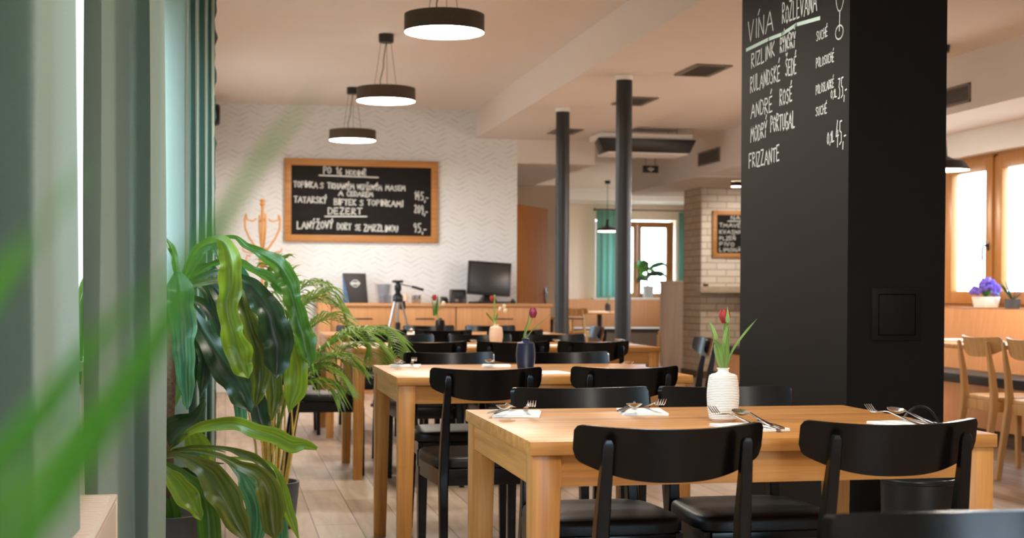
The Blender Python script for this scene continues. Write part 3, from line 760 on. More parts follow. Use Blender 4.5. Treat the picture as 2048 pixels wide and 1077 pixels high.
# origin = seat centre; the backrest reaches about y = -.24 local
def near_side(x, yb, label, g, d=0): chair(x, yb + .235, d, label, g)            # back to the camera
def far_side(x, yb, label, g, d=0): chair(x, yb - .235, PI + d, label, g)       # faces the camera
g1 = 'black chairs at the ribbed white vase table'
near_side(.917, 2.77, 'black chair with its back to us, tucked under the white vase table', g1)
near_side(1.432, 2.79, 'black chair with its back to us at the pillar end of the white vase table', g1, -.02)
far_side(1.007, 3.97, 'black chair facing us across the curtain end of the white vase table', g1)
far_side(1.447, 3.97, 'black chair facing us behind the ribbed white vase', g1)
g2 = 'black chairs at the dark blue vase table'
near_side(.925, 4.95, 'black chair, back to us, at the curtain end of the dark blue vase table', g2, .02)
near_side(1.46, 4.98, 'black chair, back to us, at the pillar end of the dark blue vase table', g2)
far_side(.99, 6.30, 'black chair facing us across the curtain end of the dark blue vase table', g2)
far_side(1.53, 6.30, 'black chair facing us across the table, behind the dark blue vase', g2)
g3 = 'black chairs at the long cream vase table'
for x, yb, n in ((1.10, 7.58, 'curtain end'), (1.57, 7.58, 'middle'), (2.03, 7.58, 'column end')): near_side(x, yb, 'black chair, back to us, at the %s of the cream vase table' % n, g3)
for x, yb, n in ((1.10, 8.93, 'curtain end'), (1.605, 8.93, 'middle'), (2.10, 8.93, 'column end')): far_side(x, yb, 'black chair facing us across the %s of the cream vase table' % n, g3)
chair(.60, 8.30, -PI / 2, 'black chair at the head of the cream vase table, beside the palm', g3)
chair(2.68, 8.22, PI / 2 - .15, 'black chair at the head of the cream vase table, before the brick chimney', g3)
g4 = 'black chairs at the long black vase table'
for x, yb, n in ((1.06, 9.88, 'curtain end'), (1.53, 9.88, 'middle'), (2.055, 9.88, 'column end')): near_side(x, yb, 'black chair, back to us, at the %s of the black vase table' % n, g4)
for x, yb, n in ((1.07, 11.24, 'curtain end'), (1.605, 11.24, 'middle'), (2.11, 11.24, 'column end')): far_side(x, yb, 'black chair facing us across the %s of the black vase table' % n, g4)
chair(.50, 10.65, -PI / 2, 'black chair at the head of the black vase table, behind the palm fronds', g4)
chair(2.70, 10.80, PI / 2 - .1, 'black chair at the head of the black vase table, between the steel columns', g4)
chair(0.921, 1.419, PI - .05, 'black chair in the lower corner with only its curved backrest in view', 'black chairs in the dining row')

wc = make_chair('wooden_chair', 'light wood chair at the bench table, beside the big pillar', 'chairwood', 'chairwood', False)
wc['group'] = 'light wood chairs'; wc.location = (4.60, 7.61, 0); wc.scale = (1.05, 1, 1.03); wc.rotation_euler = (0, 0, -PI / 2)
copy_tree(wc, (4.62, 7.15, 0), -PI / 2, 'light wood chair at the bench table, cut by the edge of the picture')
copy_tree(wc, (5.45, 20.9, 0), -PI / 2 + .5, 'light wood chair between the steel columns, in front of the far bench')
copy_tree(wc, (6.75, 20.6, 0), PI / 2, 'light wood chair behind the thicker steel column, under the potted plant')
copy_tree(wc, (4.55, 18.9, 0), PI - .3, 'light wood chair behind the small table next to the open door')

# ================================================================== TABLEWARE
def make_napkin():
    m = MB(); m.box(-.062, .062, -.085, .085, 0, .004, .0015); m.box(-.060, .061, -.083, .084, .004, .007, .001, Matrix.Rotation(.03, 4, 'Z'))
    return m.build('napkin', 'paper')
def make_spoon():
    m = MB()
    def fn(u, v, side):
        a = (u - .5) * 2; b = (v - .5) * 2
        L = .031; Wd = .0205 * math.sqrt(max(0, 1 - a * a)) * (1 - .15 * a) + .0006
        x = b * Wd; y = .085 + a * L
        z = .0105 * ((b * b) * (1 - a * a) + a * a) - .0105 + (.004)
        return Vector((x, y, z + .0007 * side))
    m.shell(fn, 16, 10, 0)
    m.tube([(0, .057, .004), (0, .03, .010), (0, -.03, .006), (0, -.09, .003), (0, -.098, .003)], [(.003, .0016), (.0028, .0016), (.0038, .0014), (.0075, .0012), (.004, .001)], square=True, up=(1, 0, 0))
    return m.build('spoon', 'steel', ang=60)
def make_fork():
    m = MB()
    for k in range(4):
        x = (k - 1.5) * .0065
        m.tube([(x, .060, .003), (x, .075, .000), (x, .090, .003), (x * 1.02, .108, .014)], [(.0017, .001), (.0017, .001), (.0016, .0009), (.0009, .0006)], square=True, up=(1, 0, 0))
    m.tube([(0, .063, .002), (0, .05, .007), (0, .03, .011), (0, -.03, .006), (0, -.09, .003), (0, -.098, .003)], [(.0115, .001), (.0085, .0011), (.003, .0015), (.0038, .0014), (.0072, .0012), (.004, .001)], square=True, up=(1, 0, 0))
    return m.build('fork', 'steel', ang=60)
def make_knife():
    m = MB()
    m.tube([(0, -.10, .003), (0, -.04, .004), (0, .0, .004)], [(.0065, .0025), (.006, .0028), (.0045, .002)], square=True, up=(1, 0, 0))
    m.tube([(0, .0, .004), (.001, .02, .004), (.001, .07, .004), (.004, .103, .004)], [(.0045, .0012), (.0085, .0008), (.009, .0007), (.002, .0005)], square=True, up=(1, 0, 0))
    return m.build('table_knife', 'steel', ang=60)
PROTO = {}
KIT = (('napkin', make_napkin, 'napkin', 'folded white napkin'), ('fork', make_fork, 'fork', 'steel fork'), ('spoon', make_spoon, 'spoon', 'steel spoon'), ('table_knife', make_knife, 'knife', 'steel knife'))
def setting(x, y, rz, where, group, kit=(1, 1, 1, 1), z=.75):
    """napkin with the cutlery leaning on its fold; local +y = where the heads point"""
    for (n, mk, cat, what), on in zip(KIT, kit):
        if not on: continue
        if n not in PROTO: o = PROTO[n] = mk()
        else: o = PROTO[n].copy(); COL.objects.link(o)
        off = {'napkin': (0, 0, 0), 'fork': (-.030, .005, .020), 'spoon': (.022, .012, .021), 'table_knife': (.047, -.012, .0075)}[n]
        a = {'napkin': 0, 'fork': .12, 'spoon': -.10, 'table_knife': -.22}[n]; tl = {'fork': .12, 'spoon': .10}.get(n, 0)
        R = Matrix.Rotation(rz, 4, 'Z')
        o.matrix_world = Matrix.Translation((x, y, z)) @ R @ Matrix.Translation(off) @ Matrix.Rotation(a, 4, 'Z') @ Matrix.Rotation(tl, 4, 'X')
        tag(o, '%s %s' % (what, where), cat, group)
gk = 'cutlery and napkins of the dining row'
setting(.755, 3.615, PI - .25, 'at the curtain corner of the white vase table', gk)
setting(1.10, 3.62, PI - .2, 'at the seat across, just behind the white vase', gk)
setting(1.23, 3.17, .15, 'in front of the white vase', gk)
setting(1.64, 3.17, .1, 'at the pillar corner of the white vase table', gk)
setting(.76, 5.98, PI - .2, 'at the curtain corner of the dark blue vase table', gk)
setting(1.15, 5.95, PI - .2, 'behind the dark blue vase', gk, (1, 0, 1, 0))
setting(1.27, 5.42, .1, 'in front of the dark blue vase', gk, (1, 0, 0, 0))
setting(1.69, 5.75, PI, 'at the pillar end of the dark blue vase table', gk, (0, 0, 1, 0))
for x, y, r, wh in ((.95, 8.15, .1, 'at the curtain corner of the cream vase table'), (1.43, 8.15, .1, 'on the cream vase table between two seats'), (1.95, 8.15, .2, 'on the cream vase table by the column end seat'), (2.38, 8.25, .3, 'at the column corner of the cream vase table')):
    setting(x, y, r, wh, gk, (1, 0, 1, 0))
for x, y, r, wh in ((.90, 10.45, .1, 'at the curtain corner of the black vase table'), (1.36, 10.45, .1, 'on the black vase table between two seats'), (2.38, 10.6, .2, 'at the column corner of the black vase table')):
    setting(x, y, r, wh, gk, (1, 0, 1, 0))

# ================================================================== VASES WITH FLOWERS
def ribbon(mb, pts, widths, view=None, fold=.25, twist=None, wave=0, nv=6, ph=0, sub=6):
    """leaf blade swept along a Catmull-Rom curve; widths at the points; the blade faces `view` unless twisted"""
    P = [Vector(p) for p in pts]; k = len(P)
    def cr(i, t):
        p0, p1, p2, p3 = P[max(i - 1, 0)], P[i], P[min(i + 1, k - 1)], P[min(i + 2, k - 1)]
        return .5 * ((2 * p1) + (p2 - p0) * t + (2 * p0 - 5 * p1 + 4 * p2 - p3) * t * t + (3 * p1 - p0 - 3 * p2 + p3) * t ** 3)
    C, Wd, Tw = [], [], []
    tw = twist or [0] * k
    for i in range(k - 1):
        for j in range(sub):
            t = j / sub; e = t * t * (3 - 2 * t)
            C.append(cr(i, t)); Wd.append(widths[i] * (1 - e) + widths[i + 1] * e); Tw.append(tw[i] * (1 - t) + tw[i + 1] * t)
    C.append(P[-1]); Wd.append(widths[-1]); Tw.append(tw[-1])
    n = len(C); V = []
    for i in range(n):
        t = (C[min(i + 1, n - 1)] - C[max(i - 1, 0)]).normalized()
        vd = (CAM - C[i]).normalized() if view is None else Vector(view)
        wv = t.cross(vd)
        if wv.length < 1e-4: wv = Vector((1, 0, 0))
        wv.normalize(); nv_ = wv.cross(t).normalized()
        a = Tw[i]; wv, nv_ = wv * math.cos(a) + nv_ * math.sin(a), nv_ * math.cos(a) - wv * math.sin(a)
        row = []
        for j in range(nv + 1):
            s = 2 * j / nv - 1; hw = Wd[i] / 2
            z = -fold * hw * (1 - abs(s)) * 1.2 + wave * hw * (1.5 * math.sin(i * .40 + ph + (1.7 if s > 0 else 0)) + .7 * math.sin(i * .93 + 2 * ph + (.9 if s > 0 else 0))) * s * s
            hw *= 1 + .35 * wave * math.sin(i * .61 + 3 * ph + (2.2 if s > 0 else 0))
            row.append(mb.bm.verts.new(C[i] + wv * (hw * s) + nv_ * z))
        V.append(row)
    for i in range(n - 1):
        for j in range(nv):
            mb.face((V[i][j], V[i + 1][j], V[i + 1][j + 1], V[i][j + 1]), ((j / nv, i / n), (j / nv, (i + 1) / n), ((j + 1) / nv, (i + 1) / n), ((j + 1) / nv, i / n)))
    return mb

def vase(loc, label, material, h, r, neck=.014, ribs=28):
    t = thing('flower_vase', label, 'vase', loc)
    prof = [(.001, 0), (r * .70, 0), (r * .78, .004)]
    n = ribs * 2
    for i in range(n + 1):
        s = i / n; z = .005 + s * (h * .90 - .005)
        rr = r * (.78 + .22 * math.sin(PI * (s * .86 + .07)) ** .9) if s < .93 else r * (.78 + .22 * math.sin(PI * (.93 * .86 + .07)) ** .9) * math.sqrt(max(.05, 1 - ((s - .93) / .085) ** 2))
        prof.append((rr + (.0011 if i % 2 else -.0006), z))
    zt = h * .915
    prof += [(neck * 1.15, zt), (neck, zt + .002), (neck, h - .004), (neck * 1.18, h - .001), (neck * 1.1, h), (neck * .85, h - .001), (neck * .8, h * .8), (.001, h * .8)]
    MB().lathe(prof, 48, cap=False).build('vase_body', material, t, ang=24)
    return t
def bloom(t, p, s, material, axis=(0, 0, 1), name='bloom'):
    """a closed tulip: six overlapping cupped petals"""
    m = MB(); p = Vector(p); q = Vector((0, 0, 1)).rotation_difference(Vector(axis))
    for k in range(6):
        a0 = 2 * PI * k / 6; lay = 1.0 if k % 2 else .9
        def fn(u, v, a0=a0, lay=lay):
            b = (v - .5) * 2 * (1.0 if u < .8 else 1.0); r = s * lay * (.25 + .78 * math.sin(PI * min(1, u * .62 + .12)) - .32 * max(0, u - .62))
            an = a0 + b * .62 * math.sqrt(max(.0, 1 - max(0, (u - .35) / .66) ** 2.2)); 
            return p + q @ Vector((r * math.cos(an), r * math.sin(an), s * 2.5 * u))
        m.grid(fn, 10, 6)
    return m.build(name, material, t, ang=80)
def stem(t, pts, r=.003): return MB().tube(pts, r, 8).build('flower_stem', 'stem_green', t)

# ribbed white vase with the red tulip
v1 = vase((1.239, 3.375, .75), 'ribbed white vase holding one red tulip', 'ceramic_white', .135, .0405)
def loc_of(px, py, D, v): return at(px, py, D) - v.location
L1 = lambda px, py, D=3.552: loc_of(px, py, D, v1)
stem(v1, [(0, 0, .11), L1(1447, 735), L1(1450, 690), L1(1448, 646)], .0034)
bloom(v1, L1(1450, 647), .0142, 'petal_red', (-.05, 0, 1))
for pts, ws, mt in (
    ([L1(1446, 742), L1(1440, 715, 3.53), L1(1434, 685, 3.52), L1(1426, 660, 3.53), L1(1418, 642, 3.55)], [.012, .026, .030, .014, .001], 'tulip_leaf'),
    ([L1(1449, 742), L1(1450, 715, 3.54), L1(1452, 680, 3.525), L1(1455, 645, 3.52), L1(1455, 614, 3.53)], [.012, .022, .018, .012, .001], 'tulip_leaf'),
    ([L1(1452, 742), L1(1462, 708), L1(1478, 682, 3.56), L1(1495, 660, 3.57), L1(1514, 638, 3.58)], [.012, .014, .013, .013, .001], 'tulip_leaf')):
    ribbon(MB(), pts, ws, fold=.4).build('leaf', mt, v1)
# dark blue vase with a drooping mauve tulip
v2 = vase((1.225, 5.70, .75), 'dark blue ribbed vase holding a mauve tulip', 'ceramic_blue', .130, .040)
L2 = lambda px, py, D=5.83: loc_of(px, py, D, v2)
stem(v2, [(0, 0, .11), L2(1049, 672), L2(1058, 650), L2(1066, 634)], .003)
bloom(v2, L2(1066, 636), .0165, 'petal_dark', (.02, 0, 1))
for pts, ws in (([L2(1046, 678), L2(1051, 655), L2(1056, 638), L2(1059, 621)], [.014, .02, .017, .001]),
                ([L2(1052, 678), L2(1064, 660), L2(1080, 646), L2(1104, 626)], [.014, .017, .016, .001])):
    ribbon(MB(), pts, ws, fold=.4).build('leaf', 'tulip_leaf', v2)
# cream vase
v3 = vase((1.635, 8.48, .75), 'cream vase with small white blossoms on the long table', 'ceramic_cream', .122, .042)
L3 = lambda px, py, D=8.68: loc_of(px, py, D, v3)
stem(v3, [(0, 0, .1), L3(988, 640), L3(989, 610), L3(989, 590)], .0055)
stem(v3, [(0, 0, .1), L3(992, 640), L3(999, 626)], .002)
bloom(v3, L3(984, 603), .014, 'petal_red')
for q in ((999, 622), (1007, 617), (1009, 626)): bloom(v3, L3(*q), .011, 'petal_white', (.3, -.2, 1), 'blossom')
ribbon(MB(), [L3(989, 645), L3(982, 636), L3(975, 628), L3(972, 624)], [.02, .04, .04, .002], fold=.3).build('leaf', 'leaf_mid', v3)
ribbon(MB(), [L3(990, 645), L3(993, 635), L3(995, 625)], [.02, .03, .002], fold=.3).build('leaf', 'leaf_mid', v3)
# black vase
v4 = vase((1.60, 10.55, .75), 'small black vase with a dark red tulip by the tripod', 'ceramic_black', .120, .038)
L4 = lambda px, py, D=10.7: loc_of(px, py, D, v4)
stem(v4, [(0, 0, .1), L4(870, 628), L4(869, 604)], .004)
bloom(v4, L4(869, 602), .019, 'petal_red')
bloom(v4, L4(884, 611), .014, 'petal_white', (.5, -.2, .8), 'blossom')
stem(v4, [(0, 0, .1), L4(874, 625), L4(883, 612)], .002)
for pts, ws in (([L4(868, 632), L4(866, 612), L4(862, 592)], [.03, .03, .002]), ([L4(872, 632), L4(874, 612), L4(876, 590)], [.03, .034, .002])):
    ribbon(MB(), pts, ws, fold=.3).build('leaf', 'leaf_mid', v4)

# ================================================================== BACK WALL: menu board, coat stand, sideboard
mbd = thing('menu_board', 'large chalk menu board in an oak frame on the patterned wall', 'menu board', (0, YB - .03, 0))
bx0, bx1, bz0, bz1 = .605, 2.24, 1.593, 2.471; fwid = .072
f = MB()
f.box(bx0, bx1, -.012, .028, bz1 - fwid, bz1, .004).box(bx0, bx1, -.012, .028, bz0, bz0 + fwid, .004).box(bx0, bx0 + fwid, -.0125, .028, bz0 + .001, bz1 - .001, .004).box(bx1 - fwid, bx1, -.0125, .028, bz0 + .001, bz1 - .001, .004)
f.build('board_frame', 'frameoak', mbd)
MB().box(bx0 + .05, bx1 - .05, .004, .02, bz0 + .05, bz1 - .05).build('slate', 'chalkboard', mbd)
c = MB()
def bp(px, py):   # position on the board from its picture inside the zoomed crop
    return Vector((bx0 + (px - 50) / 1840 * (bx1 - bx0), .003, bz1 - (py - 55) / 985 * (bz1 - bz0)))
def bt(t, x0, y0, x1, y1, h, sd):
    c = MB(); write(c, t, bp(x0, y0), bp(x1, y1), h, (0, -1, 0), .0062, sd); c.build('chalk_word', 'chalk', mbd, smooth=False)
bt('PO', 510, 225, 610, 228, .072, 1); bt('16', 665, 232, 745, 234, .07, 2); bt('HODINĚ', 780, 236, 1030, 240, .05, 3)
bt('TOPINKA', 160, 392, 450, 402, .064, 4); bt('S', 470, 402, 525, 404, .052, 5); bt('TRHANÝM', 560, 402, 885, 410, .056, 6); bt('VEPŘOVÝM', 915, 410, 1215, 414, .056, 7); bt('MASEM', 1255, 412, 1500, 416, .054, 8)
bt('A', 690, 486, 755, 488, .05, 9); bt('ČEDAREM', 790, 490, 1110, 496, .05, 10)
bt('145,-', 1610, 512, 1790, 540, .085, 11)
bt('TATARSKÝ', 165, 576, 560, 580, .062, 12); bt('BIFTEK', 640, 596, 910, 600, .062, 13); bt('S', 945, 598, 1000, 600, .055, 14); bt('TOPINKAMI', 1035, 598, 1475, 610, .062, 15)
bt('209,-', 1605, 672, 1780, 700, .085, 16)
bt('DEZERT', 565, 712, 985, 706, .066, 17)
bt('LANÝŽOVÝ', 200, 888, 640, 882, .075, 18); bt('DORT', 675, 895, 850, 892, .066, 19); bt('SE', 890, 898, 965, 900, .056, 20); bt('ZMRZLINOU', 995, 905, 1415, 910, .068, 21)
bt('95,-', 1595, 905, 1770, 920, .09, 22)
def bl(a, b):
    c = MB(); chalk(c, [[(0, 0), (1, 0)]], a, b - a, (0, 0, 1), (0, -1, 0), .0065); c.build('underline', 'chalk', mbd, smooth=False)
bl(bp(460, 250), bp(1165, 262)); bl(bp(528, 738), bp(1030, 732))

cs = thing('coat_stand', 'bentwood coat stand with curled hooks by the menu board', 'coat stand', (.365, 14.45, 0))
MB().tube([(0, 0, .3), (0, 0, 1.94)], [.019, .015], 16).lathe([(.016, 1.93), (.03, 1.95), (.018, 1.97), (.028, 1.985), (.02, 2.0), (.001, 2.005)], 20).build('pole', 'bentwood', cs)
hk = MB()
for k in range(4):
    a = .15 + 2 * PI * k / 4; ca, sa = math.cos(a), math.sin(a)
    pl = lambda r, z: (r * ca, r * sa, z)
    hk.tube([pl(.015, 1.42), pl(.06, 1.50), pl(.13, 1.60), pl(.175, 1.70), pl(.18, 1.80), pl(.165, 1.845)], .0105, 8)
    hk.tube([pl(.165, 1.845), pl(.16, 1.79), pl(.10, 1.775), pl(.06, 1.80)], .008, 8)
    hk.tube([pl(.015, 1.34), pl(.06, 1.30), pl(.13, 1.32), pl(.165, 1.38), pl(.155, 1.43), pl(.12, 1.42)], .0095, 8)
    hk.tube([pl(.01, 1.46), pl(.10, 1.455), pl(.19, 1.47), pl(.20, 1.50)], .009, 8)
hk.build('hook', 'bentwood', cs)
lg = MB()
for k in range(4):
    a = .4 + 2 * PI * k / 4; ca, sa = math.cos(a), math.sin(a); pl = lambda r, z: (r * ca, r * sa, z)
    lg.tube([pl(.016, .75), pl(.03, .5), pl(.12, .28), pl(.22, .12), pl(.27, .0)], .012, 8)
rg = lg.build('foot', 'bentwood', cs)
MB().tube([(.15 * math.cos(2 * PI * i / 24), .15 * math.sin(2 * PI * i / 24), .235) for i in range(25)], .009, 8).build('ring', 'bentwood', cs)

def cabinet(x0, x1, label, drawers):
    t = thing('sideboard_cabinet', label, 'cabinet', (x0, 14.47, 0), group='oak sideboard units')
    W = x1 - x0
    MB().box(.001, W - .001, .02, .50, .08, .912).box(.03, W - .03, .06, .48, 0, .08).build('carcass', 'sidewood_Z', t, smooth=False)
    n = drawers
    for i in range(n):
        a, b = W * i / n + .004, W * (i + 1) / n - .004
        for z0, z1 in ((.655, .905), (.37, .65), (.085, .365)):
            o = MB().box(a, b, 0, .02, z0, z1, .002).build('drawer', 'sidewood_Z', t)
            mx = (a + b) / 2
            MB().box(mx - .10, mx + .10, -.007, 0, (z0 + z1) / 2 - .001, (z0 + z1) / 2 + .011, .002).build('handle', 'dark_steel', o)
cabinet(1.062, 2.362, 'oak sideboard unit under the menu folder and tripod', 2)
cabinet(2.366, 3.38, 'oak sideboard unit under the computer screen', 1)
tag(MB().box(1.062, 3.40, 14.455, 14.985, .9125, .945, .003).build('worktop', 'sidewood_X'), 'oak worktop running along the whole sideboard', 'worktop')
tag(MB().box(.93, 1.058, 14.45, 14.985, 0, 1.048, .003).build('end_cabinet', 'sidewood_Z'), 'tall narrow oak end cabinet carrying the pepper mills', 'cabinet')

def mill(x, y, h, r, label):
    t = thing('pepper_mill', label, 'mill', (x, y, 1.048))
    MB().lathe([(.001, 0), (r, 0), (r, h * .30), (r * .62, h * .45), (r * .9, h * .62), (r * .5, h * .7)], 20).build('mill_body', 'black_plastic', t)
    MB().lathe([(r * .5, h * .7), (r * .95, h * .76), (r * .9, h * .88), (r * .3, h * .94), (r * .3, h), (.001, h)], 20).build('mill_head', 'black_plastic', t)
mill(.975, 14.6, .15, .022, 'slim black pepper mill on the tall end cabinet'); mill(1.03, 14.6, .13, .03, 'stout black pepper mill on the tall end cabinet')

ZW = .945
mn = thing('menu_folder', 'black menu folder with a round emblem standing on the sideboard', 'menu', (1.35, 14.74, ZW))
MB().hexa([(-.08, -.055, 0), (.115, -.05, 0), (.115, -.035, 0), (-.08, -.035, 0)], [(-.145, .05, .315), (.098, .05, .312), (.098, .065, .312), (-.145, .065, .315)], .002).build('front_cover', 'menu_cover', mn)
MB().hexa([(-.135, -.03, 0), (-.078, -.05, 0), (-.076, -.035, 0), (-.13, .09, 0)], [(-.147, .052, .313), (-.143, .052, .313), (-.143, .066, .313), (-.147, .066, .313)]).build('back_cover', 'menu_side', mn)
em = MB(); tl = Vector((0, .105, .313)).normalized(); nn = Vector((0, -.313, .105)).normalized()
chalk(em, [[(.038 * math.cos(2 * PI * i / 24), .038 * math.sin(2 * PI * i / 24)) for i in range(25)]], Vector((-.015, .014, .205)), (1, 0, 0), tl, nn, .004)
write(em, 'LINDEN', Vector((-.065, .011, .195)), Vector((.035, .011, .195)), .024, nn, .004, 3, tl)
em.build('emblem', 'chalk', mn, smooth=False)

for k in range(16):
    m = MB().lathe([(.001, 0), (.05, 0), (.06, .004), (.098, .012), (.1, .014), (.096, .014), (.058, .007), (.001, .006)], 36)
    o = m.build('dinner_plate', 'plate'); o.location = (1.63, 14.72, ZW + k * .0125); o.scale = (.78 + .016 * k,) * 2 + (1,)
    tag(o, 'white dinner plate in the stack beside the menu folder', 'plate', 'stack of plates on the sideboard')
def tumbler(x, y, r, h, material, label, nm='tumbler', cat='cup'):
    o = MB().lathe([(.001, 0), (r * .92, 0), (r, .004), (r, h), (r * .94, h), (r * .9, .006), (.001, .006)], 28).build(nm, material); o.location = (x, y, ZW)
    tag(o, label, cat, 'cups and jars along the sideboard')
tumbler(1.60, 14.56, .026, .085, 'jar_glass', 'glass in front of the plate stack, on its menu folder side')
tumbler(1.665, 14.55, .028, .09, 'jar_glass', 'glass in front of the plate stack, on its tripod side')
tumbler(1.735, 14.58, .026, .08, 'black_plastic', 'black cup between the plate stack and tripod')
tumbler(1.845, 14.6, .028, .10, 'ceramic_cream', 'pale cup just past the tripod', 'mug')
tumbler(1.935, 14.6, .022, .09, 'steel', 'steel tumbler beside the pale cup')
tumbler(1.985, 14.6, .024, .09, 'steel', 'steel tumbler at the end of the cup row')

pr = thing('receipt_printer', 'black receipt printer beside the computer screen', 'printer', (2.42, 14.70, ZW))
MB().hexa([(-.085, -.09, 0), (.085, -.09, 0), (.085, .1, 0), (-.085, .1, 0)], [(-.08, -.05, .15), (.08, -.05, .15), (.08, .09, .15), (-.08, .09, .15)], .012).build('housing', 'black_plastic', pr)
MB().box(-.05, .05, -.078, -.06, .06, .12, .004).build('paper_slot', 'vent_dark', pr)
MB().box(-.045, -.01, -.098, -.085, .015, .045, .003).build('button_plate', 'vent_gray', pr)
tm = thing('card_terminal', 'small black card terminal between tulip and printer', 'terminal', (2.27, 14.68, ZW))
MB().hexa([(-.04, -.06, 0), (.04, -.06, 0), (.04, .06, 0), (-.04, .06, 0)], [(-.035, -.04, .05), (.035, -.04, .05), (.035, .05, .075), (-.035, .05, .075)], .006).build('housing', 'black_plastic', tm)
MB().box(-.025, .025, -.03, .02, .062, .068, .001, Matrix.Rotation(.2, 4, 'X')).build('display', 'screen', tm)
mo = thing('computer_screen', 'black flat computer screen tilted back on its stand', 'screen', (2.76, 14.72, ZW))
Rm = Matrix.Translation((.0, .0, .26)) @ Matrix.Rotation(.06, 4, 'Y') @ Matrix.Rotation(-.10, 4, 'X')
MB().box(-.235, .235, -.02, .02, -.175, .185, .006, Rm).build('bezel', 'black_plastic', mo)
MB().box(-.205, .205, -.0225, -.019, -.145, .16, .001, Rm).build('display', 'screen', mo)
MB().hexa([(-.09, -.06, 0), (.09, -.06, 0), (.12, .1, 0), (-.12, .1, 0)], [(-.05, 0, .10), (.05, 0, .10), (.05, .05, .10), (-.05, .05, .10)], .006).build('stand', 'black_plastic', mo)
tag(MB().box(2.52, 2.95, 14.52, 14.64, ZW, ZW + .022, .006).build('keyboard', 'black_plastic'), 'black keyboard lying before the computer screen', 'keyboard')
sb = thing('stamp_holder', 'small black gadget at the door end of the sideboard', 'gadget', (3.0, 14.62, ZW))
MB().box(-.025, .025, -.03, .03, 0, .035, .006).build('gadget_body', 'black_plastic', sb); MB().lathe([(.012, .035), (.012, .05), (.001, .05)], 12).build('knob', 'black_plastic', sb)

tp = thing('camera_tripod', 'silver camera tripod with a pan handle before the sideboard', 'tripod', (1.585, 13.1, 0))
for k in range(3):
    a = -.5 + 2 * PI * k / 3; ca, sa = math.cos(a), math.sin(a)
    lgm = MB().tube([(.035 * ca, .035 * sa, .98), (.15 * ca, .15 * sa, .55)], .011, 10).tube([(.15 * ca, .15 * sa, .57), (.30 * ca, .30 * sa, .012)], .008, 10)
    lo = lgm.build('leg', 'steel', tp)
    MB().lathe([(.014, 0), (.012, .03)], 12, c=(.30 * ca, .30 * sa, 0)).build('rubber_foot', 'black_plastic', lo)
    MB().tube([(.008 * ca, .008 * sa, .72), (.14 * ca, .14 * sa, .60)], .004, 6).build('brace', 'steel', tp)
MB().tube([(0, 0, .66), (0, 0, 1.05)], .013, 12).build('centre_column', 'steel', tp)
MB().lathe([(.045, .97), (.05, .985), (.05, 1.02), (.03, 1.05), (.02, 1.06)], 20).lathe([(.018, .71), (.026, .72), (.026, .77), (.018, .78)], 16).box(.02, .07, -.025, .025, .90, .98, .004).build('collar', 'black_plastic', tp)
MB().lathe([(.022, 1.05), (.028, 1.08), (.024, 1.13), (.02, 1.15)], 16).box(-.05, .045, -.05, .05, 1.15, 1.175, .006).box(-.03, .03, -.03, .03, 1.08, 1.13, .006).build('pan_head', 'black_plastic', tp)
MB().tube([(.02, 0, 1.14), (.13, -.03, 1.115)], .005, 8).tube([(.13, -.03, 1.115), (.235, -.06, 1.085)], .013, 12).build('pan_handle', 'black_plastic', tp)

# ================================================================== FAR ROOM
bn = thing('far_bench', 'wood bench with a dark seat under the far window', 'bench', (0, 0, 0))
MB().box(4.7, 7.98, 23.3, 23.48, .0, .945, .003).build('bench_back', 'benchwood_Z', bn)
MB().box(4.7, 7.98, 22.85, 23.3, .41, .47, .012).build('cushion', 'cushion_black', bn)
MB().box(4.7, 7.98, 22.90, 23.3, .0, .41).build('bench_front', 'toekick', bn, smooth=False)
MB().box(4.7, 7.98, 22.83, 22.852, .452, .476, .003).build('sheen_strip', 'white_paint', bn)  # white strip stands in for the reflection along the cushion top
struct('trim_3', MB().box(6.2, 7.85, 23.3, 23.62, .945, .975, .003), 'white_paint')

def curtain(name, label, material, rail, zt, zb, folds, amp, seed, sheer=None, group=None, n=None, gather=0, edge=0):
    """pleated cloth along a rail given as (x, y) points; folds = number of pleats"""
    rnd = random.Random(seed); rail = [Vector((a, b)) for a, b in rail]
    seg = [(rail[i + 1] - rail[i]).length for i in range(len(rail) - 1)]; tot = sum(seg)
    def on(s):
        d = s * tot
        for i, l in enumerate(seg):
            if d <= l or i == len(seg) - 1:
                t = (rail[i + 1] - rail[i]).normalized(); return rail[i] + t * d, t
            d -= l
    phs = [rnd.uniform(-.5, .5) for _ in range(40)]; am = [rnd.uniform(.65, 1.2) for _ in range(40)]
    def fn(u, v):
        p, t = on(u); nrm = Vector((-t.y, t.x)); z = zb + (zt - zb) * v
        x = u * folds; k = int(x) % 40; fr = x - int(x)
        a1 = am[k] * (1 - fr) + am[(k + 1) % 40] * fr; p1 = phs[k] * (1 - fr) + phs[(k + 1) % 40] * fr
        wv = math.sin(2 * PI * (x + .12 * p1)) + .22 * math.sin(4 * PI * x + p1 * 3)
        spread = 1 - gather * v
        off = amp * a1 * wv * (1 - .25 * v) + .012 * (1 - v) * math.sin(3 * x + seed)
        sl = .30 * amp * math.sin(4 * PI * x + .6)
        q = p + nrm * off + t * sl
        if edge and u > .97: q += t * (edge * math.sin(z * 34) * (u - .97) / .03 * (1 if z > 1.9 else .25))
        return Vector((q.x, q.y, z))
    m = MB(); m.grid(fn, n or folds * 16, 24)
    o = m.build(name, material, ang=180)
    return tag(o, label, 'curtain', group)
gc = 'green curtains'
curtain('curtain', 'teal curtain hanging between the far window and steel columns', 'curtain_teal', [(6.22, 23.24), (6.64, 23.24)], 2.47, .985, 4, .05, 3, group=gc)
curtain('curtain', 'teal curtain at the brick chimney side of the far window', 'curtain_teal', [(7.70, 23.24), (7.95, 23.24)], 2.46, .985, 4, .04, 4, group=gc)
